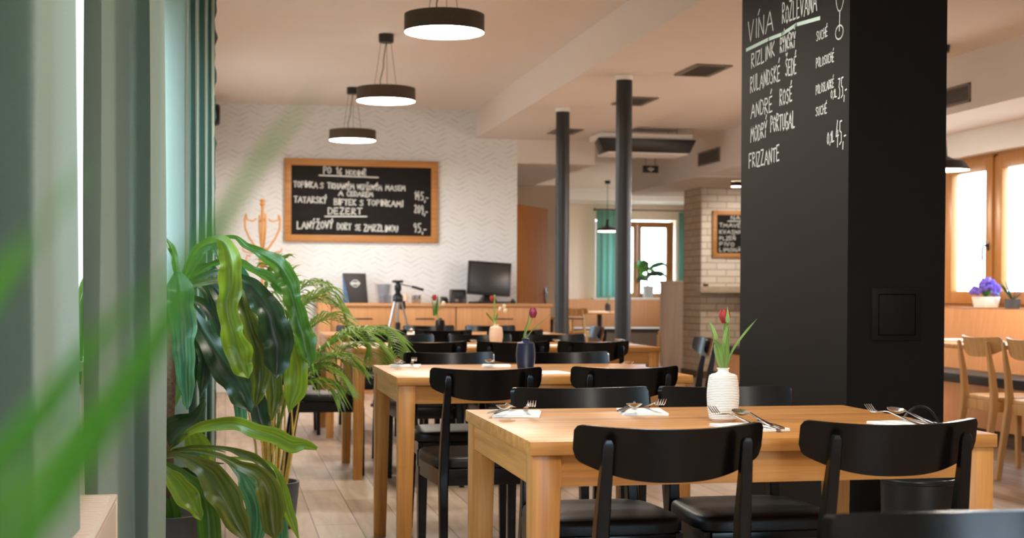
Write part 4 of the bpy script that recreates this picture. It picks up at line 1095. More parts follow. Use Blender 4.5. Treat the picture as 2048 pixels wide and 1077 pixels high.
curtain('curtain', 'narrow teal curtain seen past the edge of the open door', 'curtain_teal', [(4.9, 23.24), (5.43, 23.24)], 2.47, .96, 5, .045, 5, group=gc)
for a, b, l in ((6.16, 7.95, 'thin dark curtain rod over the far window'), (3.1, 5.46, 'short dark curtain rod end beyond the open door')):
    o = MB().tube([(a, 23.13, 2.48), (b, 23.13, 2.48)], .012, 10).lathe([(.001, -.03), (.026, 0), (.001, .03)], 12, c=(b if a < 4 else a, 23.13, 2.48)).build('curtain_rod', 'black_metal'); tag(o, l, 'curtain rod')

def pedestal_table(x0, x1, y0, y1, label, top='oak_X', py=0):
    t = thing('bistro_table', label, 'table', ((x0 + x1) / 2, (y0 + y1) / 2, 0)); hx, hy = (x1 - x0) / 2, (y1 - y0) / 2
    MB().box(-hx, hx, -hy, hy, .722, .75, .003).build('tabletop', top, t)
    MB().tube([(0, py, .02), (0, py, .722)], .04, 16).build('pedestal', 'black_metal', t)
    MB().box(-.19, .19, py - .15, py + .15, 0, .02, .004).build('base_plate', 'black_metal', t)
pedestal_table(5.55, 6.25, 21.3, 22.3, 'small pedestal table in front of the far bench')
pedestal_table(3.75, 4.45, 17.2, 17.95, 'small pedestal table just past the open door')
pedestal_table(4.60, 5.22, 8.05, 9.35, 'bench table next to the big pillar', py=.46)
pedestal_table(4.84, 5.24, 6.6, 7.75, 'bench table in front of the two light wood chairs', py=-.3)
v5 = vase((6.02, 21.75, .75), 'tiny dark vase on the far bench table', 'ceramic_black', .15, .045)
stem(v5, [(0, 0, .12), (.01, 0, .28)], .005)
ribbon(MB(), [(0, 0, .14), (.02, 0, .22), (.03, 0, .30)], [.03, .035, .002], fold=.3).build('leaf', 'leaf_mid', v5)
tag(MB().box(5.62, 5.95, 21.4, 21.6, .75, .762, .002).build('place_mat', 'paper'), 'white paper mat on the far bench table', 'paper')
tag(MB().box(3.85, 4.05, 17.3, 17.5, .75, .762, .002).build('place_mat', 'paper'), 'white paper mat on the small table by the door', 'paper')
mc = thing('menu_card', 'folded white card standing on the bench table by the pillar', 'card', (4.93, 9.15, .75))
MB().hexa([(-.05, -.04, 0), (.05, -.04, 0), (.05, -.038, 0), (-.05, -.038, 0)], [(-.05, -.001, .14), (.05, -.001, .14), (.05, .001, .14), (-.05, .001, .14)]).hexa([(-.05, .038, 0), (.05, .038, 0), (.05, .04, 0), (-.05, .04, 0)], [(-.05, -.001, .14), (.05, -.001, .14), (.05, .001, .14), (-.05, .001, .14)]).build('card', 'paper', mc)
tag(MB().box(4.80, 5.1, 8.5, 8.85, .75, .764, .003).build('napkin', 'paper'), 'white napkin lying on the bench table by the pillar', 'napkin')
v6 = vase((5.02, 9.22, .75), 'slim vase with a yellow bud on the bench table', 'ceramic_cream', .11, .028)
stem(v6, [(0, 0, .09), (.005, 0, .2)], .003); bloom(v6, (.005, 0, .19), .014, 'petal_white')

# partition and chimney
pt = thing('partition', 'waist high pale wood partition beside the brick chimney', 'partition', (5.57, 17.45, 0), kind='structure')
MB().box(0, .30, 0, .12, 0, 1.19, .003).build('panel', 'palewood', pt); MB().box(-.012, .312, -.012, .132, 1.19, 1.225, .004).build('cap', 'palewood', pt)
ch = thing('brick_chimney', 'painted brick chimney breast with a stone shelf', 'chimney', (0, 0, 0), kind='structure')
MB().box(5.806, 7.99, 16.62, 17.3, 1.14, 2.378).build('upper_brick', 'brick_white', ch, smooth=False)
MB().box(5.800, 5.8065, 16.63, 17.3, 1.14, 2.378).build('shaded_side_brick', 'brick_beige', ch, smooth=False)  # beige sheet puts the shade of this side into the colour
MB().box(5.80, 7.99, 16.62, 17.3, 0, 1.14).build('lower_brick', 'brick_beige', ch, smooth=False)
MB().box(5.72, 7.99, 16.40, 16.62, 1.07, 1.15, .004).build('shelf', 'limestone', ch)
struct('baseboard_chimney', MB().box(5.78, 7.99, 16.60, 16.62, 0, .09).box(5.78, 5.80, 16.6, 17.32, 0, .09), 'toekick')
tl_ = thing('tealight', 'small candle holder on the chimney shelf', 'candle', (5.82, 16.5, 1.15))
MB().lathe([(.001, 0), (.03, 0), (.034, .03), (.03, .03), (.028, .01), (.001, .01)], 20).build('holder', 'dark_steel', tl_); MB().lathe([(.001, .01), (.018, .01), (.018, .06), (.001, .062)], 16).build('candle', 'wax', tl_)
b2 = thing('small_menu_board', 'small chalk menu board on the white brick, cut by the pillar', 'menu board', (5.94, 16.60, 1.51))
f = MB(); q = .055; BW, BH = .95, .585
f.box(0, BW, -.02, .018, BH - q, BH, .004).box(0, BW, -.02, .018, 0, q, .004).box(0, q, -.0205, .018, .001, BH - .001, .004).box(BW - q, BW, -.0205, .018, .001, BH - .001, .004).build('board_frame', 'frameoak', b2)
MB().box(q - .02, BW - q + .02, 0, .015, q - .02, BH - q + .02).build('slate', 'chalkboard', b2)
c = MB()
for tx, x0, x1, z, h, sd in (('NA ČEPU', .24, .66, .475, .05, 1), ('TMAVÉ PIVO', .09, .60, .38, .045, 2), ('KVASNICOVÉ', .09, .56, .30, .045, 3), ('PLZEŇ', .09, .31, .22, .045, 4), ('PIVO', .09, .30, .145, .045, 5), ('LIMONÁDA', .09, .50, .075, .045, 6)):
    write(c, tx, (x0, -.001, z), (x1, -.001, z), h, (0, -1, 0), .0042, sd); c.build('chalk_word', 'chalk', b2, smooth=False); c = MB()
chalk(c, [[(.20, .455), (.60, .462)]], (0, -.001, 0), (1, 0, 0), (0, 0, 1), (0, -1, 0), .006)
c.build('underline', 'chalk', b2, smooth=False)

# plant on the far sill
def bushy(name, label, cat, loc, pot, potm, leaves, trunk=None):
    t = thing(name, label, cat, loc); r, h = pot
    MB().lathe([(.001, 0), (r * .8, 0), (r, h), (r * .93, h), (r * .88, h * .85), (.001, h * .85)], 28).build('pot', potm, t)
    MB().lathe([(.001, h * .86), (r * .88, h * .855)], 20, cap=False).build('soil', 'soil', t)
    if trunk: MB().tube(trunk[0], trunk[1], 8).build('trunk', 'bark', t)
    for pts, ws, mt in leaves: ribbon(MB(), pts, ws, view=(0, -1, .3), fold=.3, wave=.2).build('leaf', mt, t)
    return t
lv = []
rnd = random.Random(5)
for k in range(16):
    a = rnd.uniform(0, 2 * PI); zz = rnd.uniform(.35, .72); L_ = rnd.uniform(.16, .26)
    d = Vector((math.cos(a), math.sin(a) * .5, rnd.uniform(.1, .5)))
    p = Vector((.0, 0, zz - .1)); lv.append(([p, p + d * L_ * .5, p + d * L_ + Vector((0, 0, -.03)), p + d * L_ * 1.35 + Vector((0, 0, -.14))], [.02, .09, .085, .005], rnd.choice(['leaf_mid', 'leaf_dark', 'leaf_teal'])))
bushy('potted_plant', 'leafy plant in a grey pot on the far window sill', 'plant', (7.21, 23.42, .976), (.105, .21), 'pot_light', lv, ([(0, 0, .15), (-.02, 0, .4), (.0, 0, .62)], .02))
# violet flowers on the near sill
vf = thing('potted_violet', 'violet flowering plant in a small white box on the window sill', 'plant', (5.735, 9.83, .968))
MB().hexa([(-.055, -.085, 0), (.055, -.085, 0), (.055, .085, 0), (-.055, .085, 0)], [(-.065, -.10, .085), (.065, -.10, .085), (.065, .10, .085), (-.065, .10, .085)], .004).build('planter', 'ceramic_white', vf)
rnd = random.Random(9)
for k in range(12):
    a = rnd.uniform(0, 2 * PI); d = Vector((math.cos(a) * .08, math.sin(a) * .14, rnd.uniform(.0, .08))); p = Vector((0, 0, .08))
    ribbon(MB(), [p, p + d * .6 + Vector((0, 0, .04)), p + d * 1.1], [.02, .035, .002], view=(0, 0, 1), fold=.3).build('leaf', 'leaf_mid', vf)
for k in range(64):
    a = rnd.uniform(0, 2 * PI); r = math.sqrt(rnd.random()); p = Vector((math.cos(a) * .085 * r, math.sin(a) * .145 * r, .10 + .085 * (1 - r * r) + rnd.uniform(-.012, .015)))
    bloom(vf, p, .0165, 'petal_violet', (p.x * 4, p.y * 3, .6), 'blossom')
gr = thing('grey_succulent', 'small grey leaved plant beside the violet flowers', 'plant', (5.70, 9.40, .968))
MB().lathe([(.001, 0), (.05, 0), (.06, .07), (.052, .07), (.05, .06), (.001, .06)], 24).build('pot', 'pot_gray', gr)
for k in range(14):
    a = rnd.uniform(0, 2 * PI); d = Vector((math.cos(a) * .09, math.sin(a) * .11, rnd.uniform(.06, .16))); p = Vector((0, 0, .06))
    ribbon(MB(), [p, p + d * .5, p + d], [.008, .014, .002], view=(-1, 0, .4), fold=.3).build('leaf', 'leaf_dark', gr)

# bench under the wooden windows
bs = thing('window_bench', 'long wood bench with a black seat under the wooden windows', 'bench')
MB().hexa([(5.60, 1, .45), (5.845, 1, .45), (5.845, 14.5, .45), (5.60, 14.5, .45)], [(5.66, 1, .966), (5.845, 1, .966), (5.845, 14.5, .966), (5.66, 14.5, .966)]).build('bench_back', 'benchwood_Z', bs, smooth=False)
MB().box(5.22, 5.60, 1, 14.5, .425, .495, .015).build('cushion', 'cushion_black', bs)
MB().box(5.25, 5.845, 1, 14.5, .12, .425).build('bench_front', 'benchwood_Z', bs, smooth=False)
MB().box(5.33, 5.845, 1, 14.5, 0, .12).build('plinth', 'toekick', bs, smooth=False)
s = MB()
for k in range(12): s.box(5.322, 5.329, 9.5 + k * .045, 9.525 + k * .045, .02, .10)
s.build('heater_grille', 'vent_dark', bs, smooth=False)
o = MB().box(5.655, 6.0, WR[0], WR[1], .9665, .9675).build('trim_4', 'winwood'); o['kind'] = 'structure'

# bin by the pillar
bi = thing('waste_bin', 'black perforated bin with a raised hoop handle at the pillar foot', 'bin', (2.44, 4.62, 0))
MB().lathe([(.001, 0), (.115, 0), (.125, .02), (.135, .40), (.14, .405), (.14, .42), (.13, .42), (.12, .03), (.001, .03)], 40).build('bin_body', 'black_metal', bi)
MB().tube([(-.115 * math.cos(PI * i / 20), .0, .41 + .26 * math.sin(PI * i / 20)) for i in range(21)], .006, 8).build('handle', 'black_metal', bi)
MB().tube([(.141 * math.cos(2 * PI * i / 40), .141 * math.sin(2 * PI * i / 40), .413) for i in range(41)], .004, 8).build('rim', 'black_plastic', bi)

# ================================================================== WINDOW SIDE: curtains, radiator
def pleated(label, pts, zt, zb, sway, seed, edge=0, group=gc):
    """heavy cloth whose plan is a zigzag of flat pleats with soft corners: pts are (x, y) of the corners"""
    P = [Vector(p) for p in pts]; Q = []
    for i, p in enumerate(P):          # round every corner with a short quadratic arc
        if i in (0, len(P) - 1): Q.append(p); continue
        a, c = P[i - 1], P[i + 1]; ra = min(.30, .022 / (p - a).length); rc = min(.30, .022 / (c - p).length)
        a = p + (a - p) * ra; c = p + (c - p) * rc
        for k in range(6):
            t = k / 5; Q.append((1 - t) ** 2 * a + 2 * t * (1 - t) * p + t * t * c)
    R = [Q[0]]
    for p, q in zip(Q, Q[1:]):
        n = max(1, int((q - p).length / .03))
        for k in range(n): R.append(p + (q - p) * ((k + 1) / n))
    n = len(R) - 1; m = MB()
    def fn(u, v):
        i = round(u * n); p = R[i]; z = zb + (zt - zb) * v
        g = sway * (1 - v)
        x = p.x + g * math.sin(2.1 * i / n * 6 + seed) * .5 + .004 * math.sin(z * 2.3 + i * .35 + seed); y = p.y + g * .8 * math.cos(1.7 * i / n * 5 + seed)
        if edge and i > n - 6: 
            f = (i - (n - 6)) / 6; x += edge * f * (.5 * math.sin(z * 31) + .5 * math.sin(z * 53 + 1)) * (1 if z > 1.85 else .2)
        return Vector((x, y, z))
    m.grid(fn, n, 60)
    return tag(m.build('curtain', 'curtain_cloth', ang=180), label, 'curtain', group)
def plan(*cols): return [tuple(at(px, 580, D).xy) for px, D in cols]
pleated('grey green curtain with a pale stripe hanging over the radiator', plan((-330, 1.30), (-220, 1.80), (-120, 2.0), (70, 1.86), (97, 1.98), (130, 2.36), (151, 2.52)), 2.95, .645, .012, 1)
pleated('grey green curtain hanging just past the radiator end, before the big leafy plant', plan((166, 3.72), (203, 3.56), (263, 3.84), (299, 3.76), (318, 3.98), (328, 4.22)), 2.95, .03, .015, 2)
pleated('grey green curtain with ruffled edge behind the big leafy plant', plan((322, 5.95), (374, 5.62), (379, 6.2), (392, 6.05), (396, 6.75), (411, 6.6), (415, 7.3), (424, 7.15), (427, 8.0), (431, 7.85)), 2.98, .03, .012, 3, edge=.014)
rd = thing('radiator', 'cream panel radiator with its end under the curtain', 'radiator', (-.287, 2.3, .012))
MB().box(.032, .046, -1.0, .98, .10, .585, .003).box(-.046, -.032, -1.0, .98, .10, .585, .003).build('panel', 'radiator_paint', rd)
MB().box(-.048, .048, .965, .985, .085, .597, .004).box(-.048, .048, -1.005, -.985, .085, .597, .004).build('side_cover', 'radiator_paint', rd)
g = MB().box(-.048, .048, -1.0, .985, .590, .600, .003)
for k in range(60): g.box(-.036, .036, -.97 + k * .0322, -.962 + k * .0322, .600, .603)
g.build('top_grille', 'radiator_paint', rd)
MB().tube([(0, -.9, -.012), (0, -.9, .1)], .01, 8).tube([(0, .9, -.012), (0, .9, .1)], .01, 8).build('pipe', 'radiator_paint', rd)

# ================================================================== BIG DRACAENA
DR = 4.95
stem_base = at(338, 905, DR)
dr = thing('corn_plant', 'big leafy house plant with long drooping leaves beside the curtain', 'plant', (stem_base.x - .01, stem_base.y, 0))
base = dr.location.copy()
MB().lathe([(.001, 0), (.11, 0), (.14, .03), (.155, .28), (.16, .29), (.145, .29), (.135, .26), (.001, .26)], 36).build('pot', 'pot_gray', dr)
MB().lathe([(.001, .262), (.135, .262)], 24, cap=False).build('soil', 'soil', dr)
q = lambda px, py, D: at(px, py, D) - base
MB().tube([(0, 0, .25), q(336, 900, DR), q(342, 720, DR), q(346, 640, DR), q(352, 580, DR)], [.022, .02, .02, .019, .012], 12).build('trunk', 'bark', dr)
PXM = lambda w_, D: w_ * D / F
leaves = [   # (points (px, py, D), widths in px, material, twist, wave)
 ([(362, 570, 4.9), (392, 500, 4.78), (430, 478, 4.70), (452, 492, 4.66), (458, 522, 4.63), (461, 560, 4.62), (457, 595, 4.62), (458, 632, 4.61), (466, 668, 4.60), (476, 704, 4.60), (487, 735, 4.61), (497, 758, 4.62)], [6, 8, 14, 34, 46, 48, 44, 40, 47, 58, 44, 3], 'leaf_lime', 0, .25),
 ([(365, 572, 4.95), (420, 490, 5.0), (467, 474, 5.02), (492, 492, 5.0), (524, 507, 4.98), (555, 528, 4.95), (574, 556, 4.93), (582, 584, 4.92), (590, 612, 4.92), (599, 645, 4.92), (609, 682, 4.92), (617, 710, 4.92), (621, 733, 4.93)], [6, 6, 8, 14, 22, 34, 40, 36, 34, 42, 48, 34, 3], 'leaf_mid', 0, .3),
 ([(360, 575, 4.92), (430, 545, 4.80), (484, 562, 4.75), (512, 586, 4.73), (536, 622, 4.72), (548, 656, 4.72), (556, 692, 4.72), (555, 725, 4.73), (552, 758, 4.74)], [8, 14, 26, 48, 56, 64, 62, 48, 3], 'leaf_dark', 0, .25),
 ([(358, 578, 4.9), (440, 560, 4.83), (477, 582, 4.8), (490, 616, 4.79), (505, 662, 4.78), (519, 702, 4.78), (521, 742, 4.79), (516, 785, 4.79), (511, 816, 4.8)], [8, 14, 24, 34, 42, 50, 44, 28, 3], 'leaf_olive', .25, .2),
 ([(352, 580, 4.85), (354, 548, 4.70), (359, 574, 4.62), (363, 612, 4.6), (366, 652, 4.6), (367, 692, 4.6), (369, 728, 4.6), (372, 764, 4.61), (375, 800, 4.62), (374, 820, 4.62)], [6, 14, 48, 62, 52, 44, 40, 34, 22, 3], 'leaf_teal', .1, .2),
 ([(380, 560, 5.0), (520, 600, 4.98), (576, 668, 4.97), (590, 712, 4.97), (593, 742, 4.97), (589, 782, 4.97), (578, 826, 4.98)], [8, 16, 28, 40, 48, 46, 4], 'leaf_lime', .2, .2),
 ([(356, 585, 4.95), (385, 622, 4.86), (412, 672, 4.82), (440, 720, 4.8), (466, 760, 4.8), (488, 792, 4.8), (502, 826, 4.81)], [8, 14, 40, 56, 62, 54, 4], 'leaf_dark', -.1, .2),
 ([(358, 576, 5.0), (385, 560, 5.02), (412, 580, 5.03), (430, 615, 5.03), (436, 650, 5.03), (440, 690, 5.04)], [8, 16, 26, 32, 26, 3], 'leaf_dark', .3, .25),
 ([(358, 574, 5.0), (350, 520, 5.02), (342, 496, 5.02), (330, 474, 5.03)], [6, 16, 14, 3], 'leaf_mid', .2, .3),
 ([(358, 574, 4.95), (380, 520, 4.88), (404, 498, 4.86), (424, 492, 4.85), (436, 520, 4.85)], [6, 16, 24, 26, 3], 'leaf_teal', .4, .3),
 ([(360, 574, 5.0), (420, 530, 5.05), (472, 522, 5.06), (504, 538, 5.05), (536, 553, 5.04), (560, 576, 5.03), (568, 592, 5.03)], [8, 10, 12, 16, 22, 26, 3], 'leaf_mid', .1, .2),
 ([(350, 580, 5.0), (335, 600, 5.02), (340, 640, 5.02), (353, 690, 5.02)], [10, 34, 46, 4], 'leaf_teal', .2, .1),
 ([(358, 585, 5.05), (385, 640, 5.06), (394, 684, 5.06), (392, 730, 5.06), (384, 784, 5.07)], [8, 18, 24, 22, 3], 'leaf_dark', .2, .1),
 ([(350, 600, 4.98), (333, 660, 5.0), (336, 715, 5.0), (342, 770, 5.0), (336, 842, 5.0)], [8, 30, 52, 48, 4], 'leaf_mid', .2, .1),
 ([(420, 640, 4.9), (465, 740, 4.92), (478, 795, 4.92), (482, 835, 4.92), (485, 860, 4.92)], [8, 20, 26, 24, 3], 'leaf_teal', .2, .1),
 ([(430, 640, 4.9), (495, 760, 4.9), (514, 805, 4.9), (524, 842, 4.9), (542, 873, 4.9)], [8, 26, 38, 36, 4], 'leaf_dark', .1, .2),
 ([(470, 640, 4.98), (535, 720, 5.0), (548, 770, 5.0), (548, 808, 5.0), (543, 842, 5.0)], [8, 26, 34, 30, 3], 'leaf_olive', .1, .1),
 ([(362, 570, 5.02), (450, 520, 5.1), (490, 560, 5.12), (500, 600, 5.12), (505, 640, 5.12)], [8, 14, 24, 28, 3], 'leaf_teal', .2, .1),
 ([(360, 572, 5.02), (400, 535, 5.06), (430, 545, 5.07), (445, 575, 5.07)], [8, 14, 22, 3], 'leaf_dark', .2, .2),
 ([(365, 590, 4.98), (410, 610, 5.0), (435, 650, 5.0), (442, 700, 5.0)], [8, 20, 28, 3], 'leaf_dark', .2, .2),
 ([(356, 580, 4.97), (402, 560, 4.9), (440, 590, 4.86), (462, 640, 4.85), (474, 690, 4.85), (480, 740, 4.85), (478, 780, 4.86)], [6, 12, 30, 44, 46, 34, 3], 'leaf_dark', .15, .2),
 ([(356, 582, 5.02), (420, 570, 5.06), (500, 590, 5.08), (545, 640, 5.08), (566, 700, 5.08), (570, 760, 5.08)], [6, 10, 26, 40, 40, 3], 'leaf_dark', .1, .2),
 ([(354, 580, 4.96), (372, 600, 4.9), (398, 650, 4.88), (410, 700, 4.88), (408, 750, 4.88), (400, 796, 4.89)], [6, 16, 34, 38, 28, 3], 'leaf_dark', .2, .2),
 ([(352, 585, 5.0), (340, 610, 4.96), (346, 660, 4.95), (356, 710, 4.95), (352, 770, 4.96)], [6, 24, 40, 34, 3], 'leaf_mid', -.2, .2),
 ([(345, 585, 4.95), (262, 540, 4.7), (192, 548, 4.4), (164, 598, 4.25), (158, 680, 4.22), (160, 770, 4.22)], [6, 14, 22, 26, 20, 3], 'leaf_mid', .1, .2),
 # lower head
 ([(322, 915, 4.95), (348, 892, 4.92), (378, 865, 4.86), (416, 852, 4.8), (469, 848, 4.76), (513, 863, 4.72), (554, 875, 4.70), (585, 890, 4.69), (612, 890, 4.69), (634, 898, 4.69)], [6, 8, 14, 24, 28, 30, 33, 34, 20, 8], 'leaf_lime', 0, .12),
 ([(318, 910, 4.95), (332, 872, 4.9), (361, 850, 4.88), (389, 836, 4.87), (404, 812, 4.87), (408, 798, 4.87)], [16, 56, 46, 28, 14, 3], 'leaf_dark', 0, .15),
 ([(322, 918, 4.9), (358, 912, 4.8), (394, 930, 4.7), (424, 956, 4.66), (450, 995, 4.64), (470, 1035, 4.63), (497, 1085, 4.63)], [6, 12, 32, 60, 66, 52, 14], 'leaf_olive', 0, .15),
 ([(318, 930, 4.9), (334, 945, 4.75), (353, 968, 4.70), (376, 996, 4.68), (395, 1026, 4.68), (402, 1042, 4.68)], [8, 20, 42, 48, 24, 3], 'leaf_lime', 0, .15),
 ([(322, 922, 4.92), (370, 952, 4.82), (400, 985, 4.78), (416, 1030, 4.77), (420, 1090, 4.77)], [6, 18, 42, 52, 46], 'leaf_mid', .1, .1),
 ([(322, 915, 5.0), (430, 908, 4.94), (478, 945, 4.9), (497, 978, 4.88), (510, 1018, 4.88), (510, 1060, 4.88), (506, 1095, 4.88)], [6, 8, 18, 38, 36, 40, 26], 'leaf_teal', .1, .15),
 ([(322, 908, 4.92), (380, 902, 4.82), (436, 912, 4.72), (474, 930, 4.66), (513, 946, 4.62), (536, 980, 4.6), (543, 1016, 4.6), (547, 1055, 4.6), (550, 1080, 4.6)], [5, 6, 10, 20, 30, 50, 52, 42, 4], 'leaf_olive', 0, .15),
 ([(322, 905, 4.98), (390, 894, 4.93), (452, 898, 4.89), (485, 908, 4.87), (513, 919, 4.86), (540, 944, 4.86), (553, 958, 4.86)], [4, 5, 9, 16, 17, 14, 2], 'leaf_olive', .1, .1),
 ([(440, 915, 4.95), (530, 925, 4.9), (560, 962, 4.87), (568, 996, 4.86), (582, 1036, 4.86), (598, 1082, 4.86)], [4, 10, 18, 26, 22, 3], 'leaf_lime', .2, .1),
 ([(320, 930, 4.97), (336, 988, 4.93), (347, 1030, 4.92), (350, 1090, 4.92)], [8, 22, 30, 28], 'leaf_mid', .1, .1),
 ([(330, 900, 5.0), (372, 862, 5.03), (392, 885, 5.04), (402, 915, 5.04), (404, 945, 5.04), (398, 972, 5.05)], [6, 22, 46, 54, 48, 6], 'leaf_lime', 0, .1),
 ([(470, 930, 5.0), (545, 1000, 4.97), (562, 1045, 4.96), (566, 1090, 4.96)], [4, 16, 26, 28], 'leaf_teal', .1, .1),
 ([(320, 912, 5.0), (360, 899, 5.0), (400, 893, 5.0), (450, 905, 5.0)], [4, 6, 6, 2], 'leaf_mid', .2, 0),
 ([(320, 920, 5.0), (370, 908, 4.98), (420, 925, 4.98), (448, 928, 4.98)], [4, 6, 6, 2], 'leaf_dark', .2, 0),
 ([(318, 925, 4.95), (350, 940, 4.86), (382, 950, 4.85), (408, 985, 4.85)], [6, 14, 22, 4], 'leaf_dark', .2, .1),
]
for i, (pts, ws, mt, tw, wv) in enumerate(leaves):
    P = [q(*p) for p in pts]; Wd = [PXM(w_, p[2]) for w_, p in zip(ws, pts)]
    n = len(pts); tws = [tw + .25 * math.sin(1.3 * j + i) for j in range(n)]
    mb = MB()
    ribbon(mb, [p for p in P], Wd, view=tuple((CAM - (base + P[n // 2])).normalized()), fold=.45, twist=tws, wave=wv, ph=i, nv=8)
    mb.build('leaf', mt, dr, ang=180)

# ================================================================== ARECA PALM BEHIND IT
pm = thing('areca_palm', 'feathery palm with yellow canes in a dark pot behind the big leafy plant', 'plant', (.205, 6.42, 0))
MB().lathe([(.001, 0), (.085, 0), (.105, .01), (.122, .16), (.125, .205), (.128, .21), (.115, .21), (.108, .18), (.001, .18)], 36).build('pot', 'pot_gray', pm)
MB().lathe([(.001, .182), (.108, .182)], 24, cap=False).build('soil', 'soil', pm)
cn = random.Random(21)
for k in range(20):
    a = cn.uniform(0, 2 * PI); r = cn.uniform(.01, .07); x, y = r * math.cos(a), r * math.sin(a); lean = cn.uniform(.2, 1.0)
    MB().tube([(x, y, .17), (x * (1 + lean * .7), y * (1 + lean * .7), .38), (x * (1 + lean * 1.6) - .03 * (k % 3), y * (1 + lean), .62)], [.006, .005, .003], 6).build('cane', 'cane_yellow', pm)
pb = pm.location.copy()
def frond(pts, nl, ll, droop, seed, wl=.013):
    rn = random.Random(seed); mb = MB(); P = [Vector(p) for p in pts]; k = len(P)
    def cr(s):
        s = s * (k - 1); i = min(int(s), k - 2); t = s - i
        p0, p1, p2, p3 = P[max(i - 1, 0)], P[i], P[i + 1], P[min(i + 2, k - 1)]
        return .5 * ((2 * p1) + (p2 - p0) * t + (2 * p0 - 5 * p1 + 4 * p2 - p3) * t * t + (3 * p1 - p0 - 3 * p2 + p3) * t ** 3)
    C = [cr(i / 24) for i in range(25)]
    mb.tube(C, [.0035 * (1 - .7 * i / 24) for i in range(25)], 6)
    for i in range(nl):
        s = .30 + .70 * (i + .5) / nl; c = cr(s); t = (cr(min(1, s + .02)) - cr(s - .02)).normalized()
        side = t.cross(Vector((0, 0, 1)))
        side = side.normalized() if side.length > .05 else Vector((1, 0, 0))
        l = ll * math.sin(PI * (.18 + .74 * (s - .3) / .7)) * rn.uniform(.85, 1.1)
        for sg in (-1, 1):
            d = (side * sg * .75 + t * .72 + Vector((0, 0, .18))).normalized()
            p1 = c + d * l * .5; p2 = c + d * l + Vector((0, 0, -droop * l * rn.uniform(.6, 1.3)))
            ribbon(mb, [c, p1, p2], [.004, wl, .001], view=tuple((Vector((0, -.5, 1))).normalized()), fold=.3, nv=2, sub=4)
    return mb
qp = lambda px, py, D: at(px, py, D) - pb
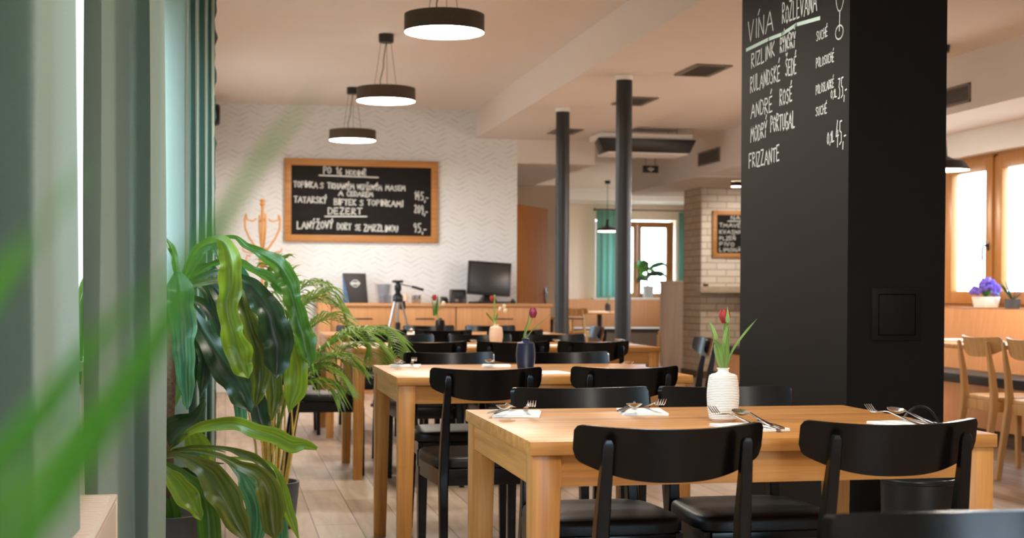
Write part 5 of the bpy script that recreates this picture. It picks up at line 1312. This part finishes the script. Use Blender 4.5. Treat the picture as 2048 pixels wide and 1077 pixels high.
fr_ = [
 ([(0, 0, .3), qp(590, 740, 6.4), qp(660, 690, 6.3), qp(720, 664, 6.4), qp(772, 672, 6.45), qp(795, 712, 6.5)], 26, .21, .45),
 ([(0, 0, .3), qp(570, 780, 6.4), qp(620, 730, 6.3), qp(670, 716, 6.4), qp(720, 740, 6.45)], 22, .20, .5),
 ([(0, 0, .3), qp(560, 760, 6.5), qp(590, 640, 6.55), qp(640, 592, 6.6), qp(690, 620, 6.6)], 22, .22, .5),
 ([(.02, 0, .3), qp(560, 740, 6.6), qp(575, 640, 6.7), qp(600, 580, 6.75), qp(650, 570, 6.8)], 22, .21, .5),
 ([(0, 0, .3), qp(545, 720, 6.5), qp(530, 610, 6.5), qp(545, 540, 6.5), qp(575, 515, 6.5)], 22, .20, .4),
 ([(0, 0, .3), qp(530, 720, 6.5), qp(505, 620, 6.5), qp(480, 560, 6.5), qp(440, 545, 6.5)], 20, .20, .4),
 ([(0, 0, .3), qp(575, 800, 6.35), qp(610, 770, 6.35), qp(645, 770, 6.4), qp(675, 800, 6.4)], 18, .17, .55),
 ([(0, 0, .3), qp(580, 790, 6.5), qp(640, 740, 6.55), qp(690, 700, 6.6), qp(740, 690, 6.6)], 20, .19, .5),
 ([(0, 0, .3), qp(540, 780, 6.5), qp(500, 700, 6.45), qp(470, 680, 6.4), qp(440, 720, 6.4)], 18, .18, .5),
 ([(0, 0, .3), qp(555, 700, 6.65), qp(570, 600, 6.75), qp(560, 545, 6.8), qp(530, 530, 6.8)], 20, .2, .4),
 ([(0, 0, .3), qp(585, 770, 6.4), qp(640, 705, 6.4), qp(690, 672, 6.4), qp(735, 690, 6.45), qp(750, 730, 6.5)], 26, .22, .5),
 ([(0, 0, .3), qp(575, 790, 6.4), qp(615, 745, 6.4), qp(655, 742, 6.4), qp(690, 780, 6.45)], 22, .20, .5),
 ([(.02, 0, .3), qp(575, 760, 6.5), qp(605, 680, 6.5), qp(650, 640, 6.55), qp(705, 655, 6.6)], 24, .22, .45),
 ([(.02, 0, .3), qp(565, 740, 6.6), qp(580, 650, 6.65), qp(615, 605, 6.7), qp(665, 610, 6.75)], 22, .22, .45),
]
for i, (pts, n, l, dp) in enumerate(fr_): frond(pts, n, l, dp, i).build('frond', 'palm_leaf', pm, ang=180)

# ================================================================== PALM RIGHT BY THE CAMERA (out of focus)
np_ = thing('near_palm', 'blurred palm blades crossing the curtains, right by the lens', 'plant', (-.22, .22, 0))
nb = np_.location.copy()
MB().lathe([(.001, 0), (.09, 0), (.11, .015), (.13, .26), (.135, .27), (.12, .27), (.11, .23), (.001, .23)], 32).build('pot', 'pot_gray', np_)
MB().lathe([(.001, .232), (.11, .232)], 20, cap=False).build('soil', 'soil', np_)
qn = lambda px, py, D: at(px, py, D) - nb
MB().tube([(0, 0, 0.119), (.0, .02, .5), qn(-120, 1250, 0.336)], [.008, .007, .004], 8).build('cane', 'cane_yellow', np_)
MB().tube([(-.01, .02, .22), (.0, .04, .6), qn(-200, 900, 0.336)], [.008, .007, .004], 8).build('cane', 'cane_yellow', np_)
for pts, ws in (
    ([(-120, 1250, 0.336), (40, 1090, 0.342), (160, 920, 0.347), (290, 720, 0.358), (420, 480, 0.373), (520, 320, 0.390), (640, 170, 0.412)], [10, 70, 96, 84, 62, 46, 6]),
    ([(-120, 1250, 0.336), (-60, 1000, 0.325), (90, 820, 0.331), (220, 650, 0.342), (330, 540, 0.358), (430, 430, 0.380)], [10, 60, 92, 80, 60, 6]),
    ([(-200, 900, 0.336), (-60, 640, 0.314), (40, 500, 0.314), (120, 400, 0.325), (180, 330, 0.342)], [10, 60, 60, 40, 6]),
    ([(-120, 1250, 0.336), (-40, 1080, 0.314), (60, 960, 0.314), (160, 830, 0.325), (260, 700, 0.342)], [10, 70, 84, 70, 10]),
    ([(-200, 900, 0.336), (-80, 700, 0.347), (20, 560, 0.358), (90, 470, 0.373)], [10, 40, 44, 6])):
    ribbon(MB(), [qn(*p) for p in pts], [1.3 * w_ * p[2] / F for w_, p in zip(ws, pts)], fold=.3, nv=4).build('leaf', 'near_leaf', np_, ang=180)
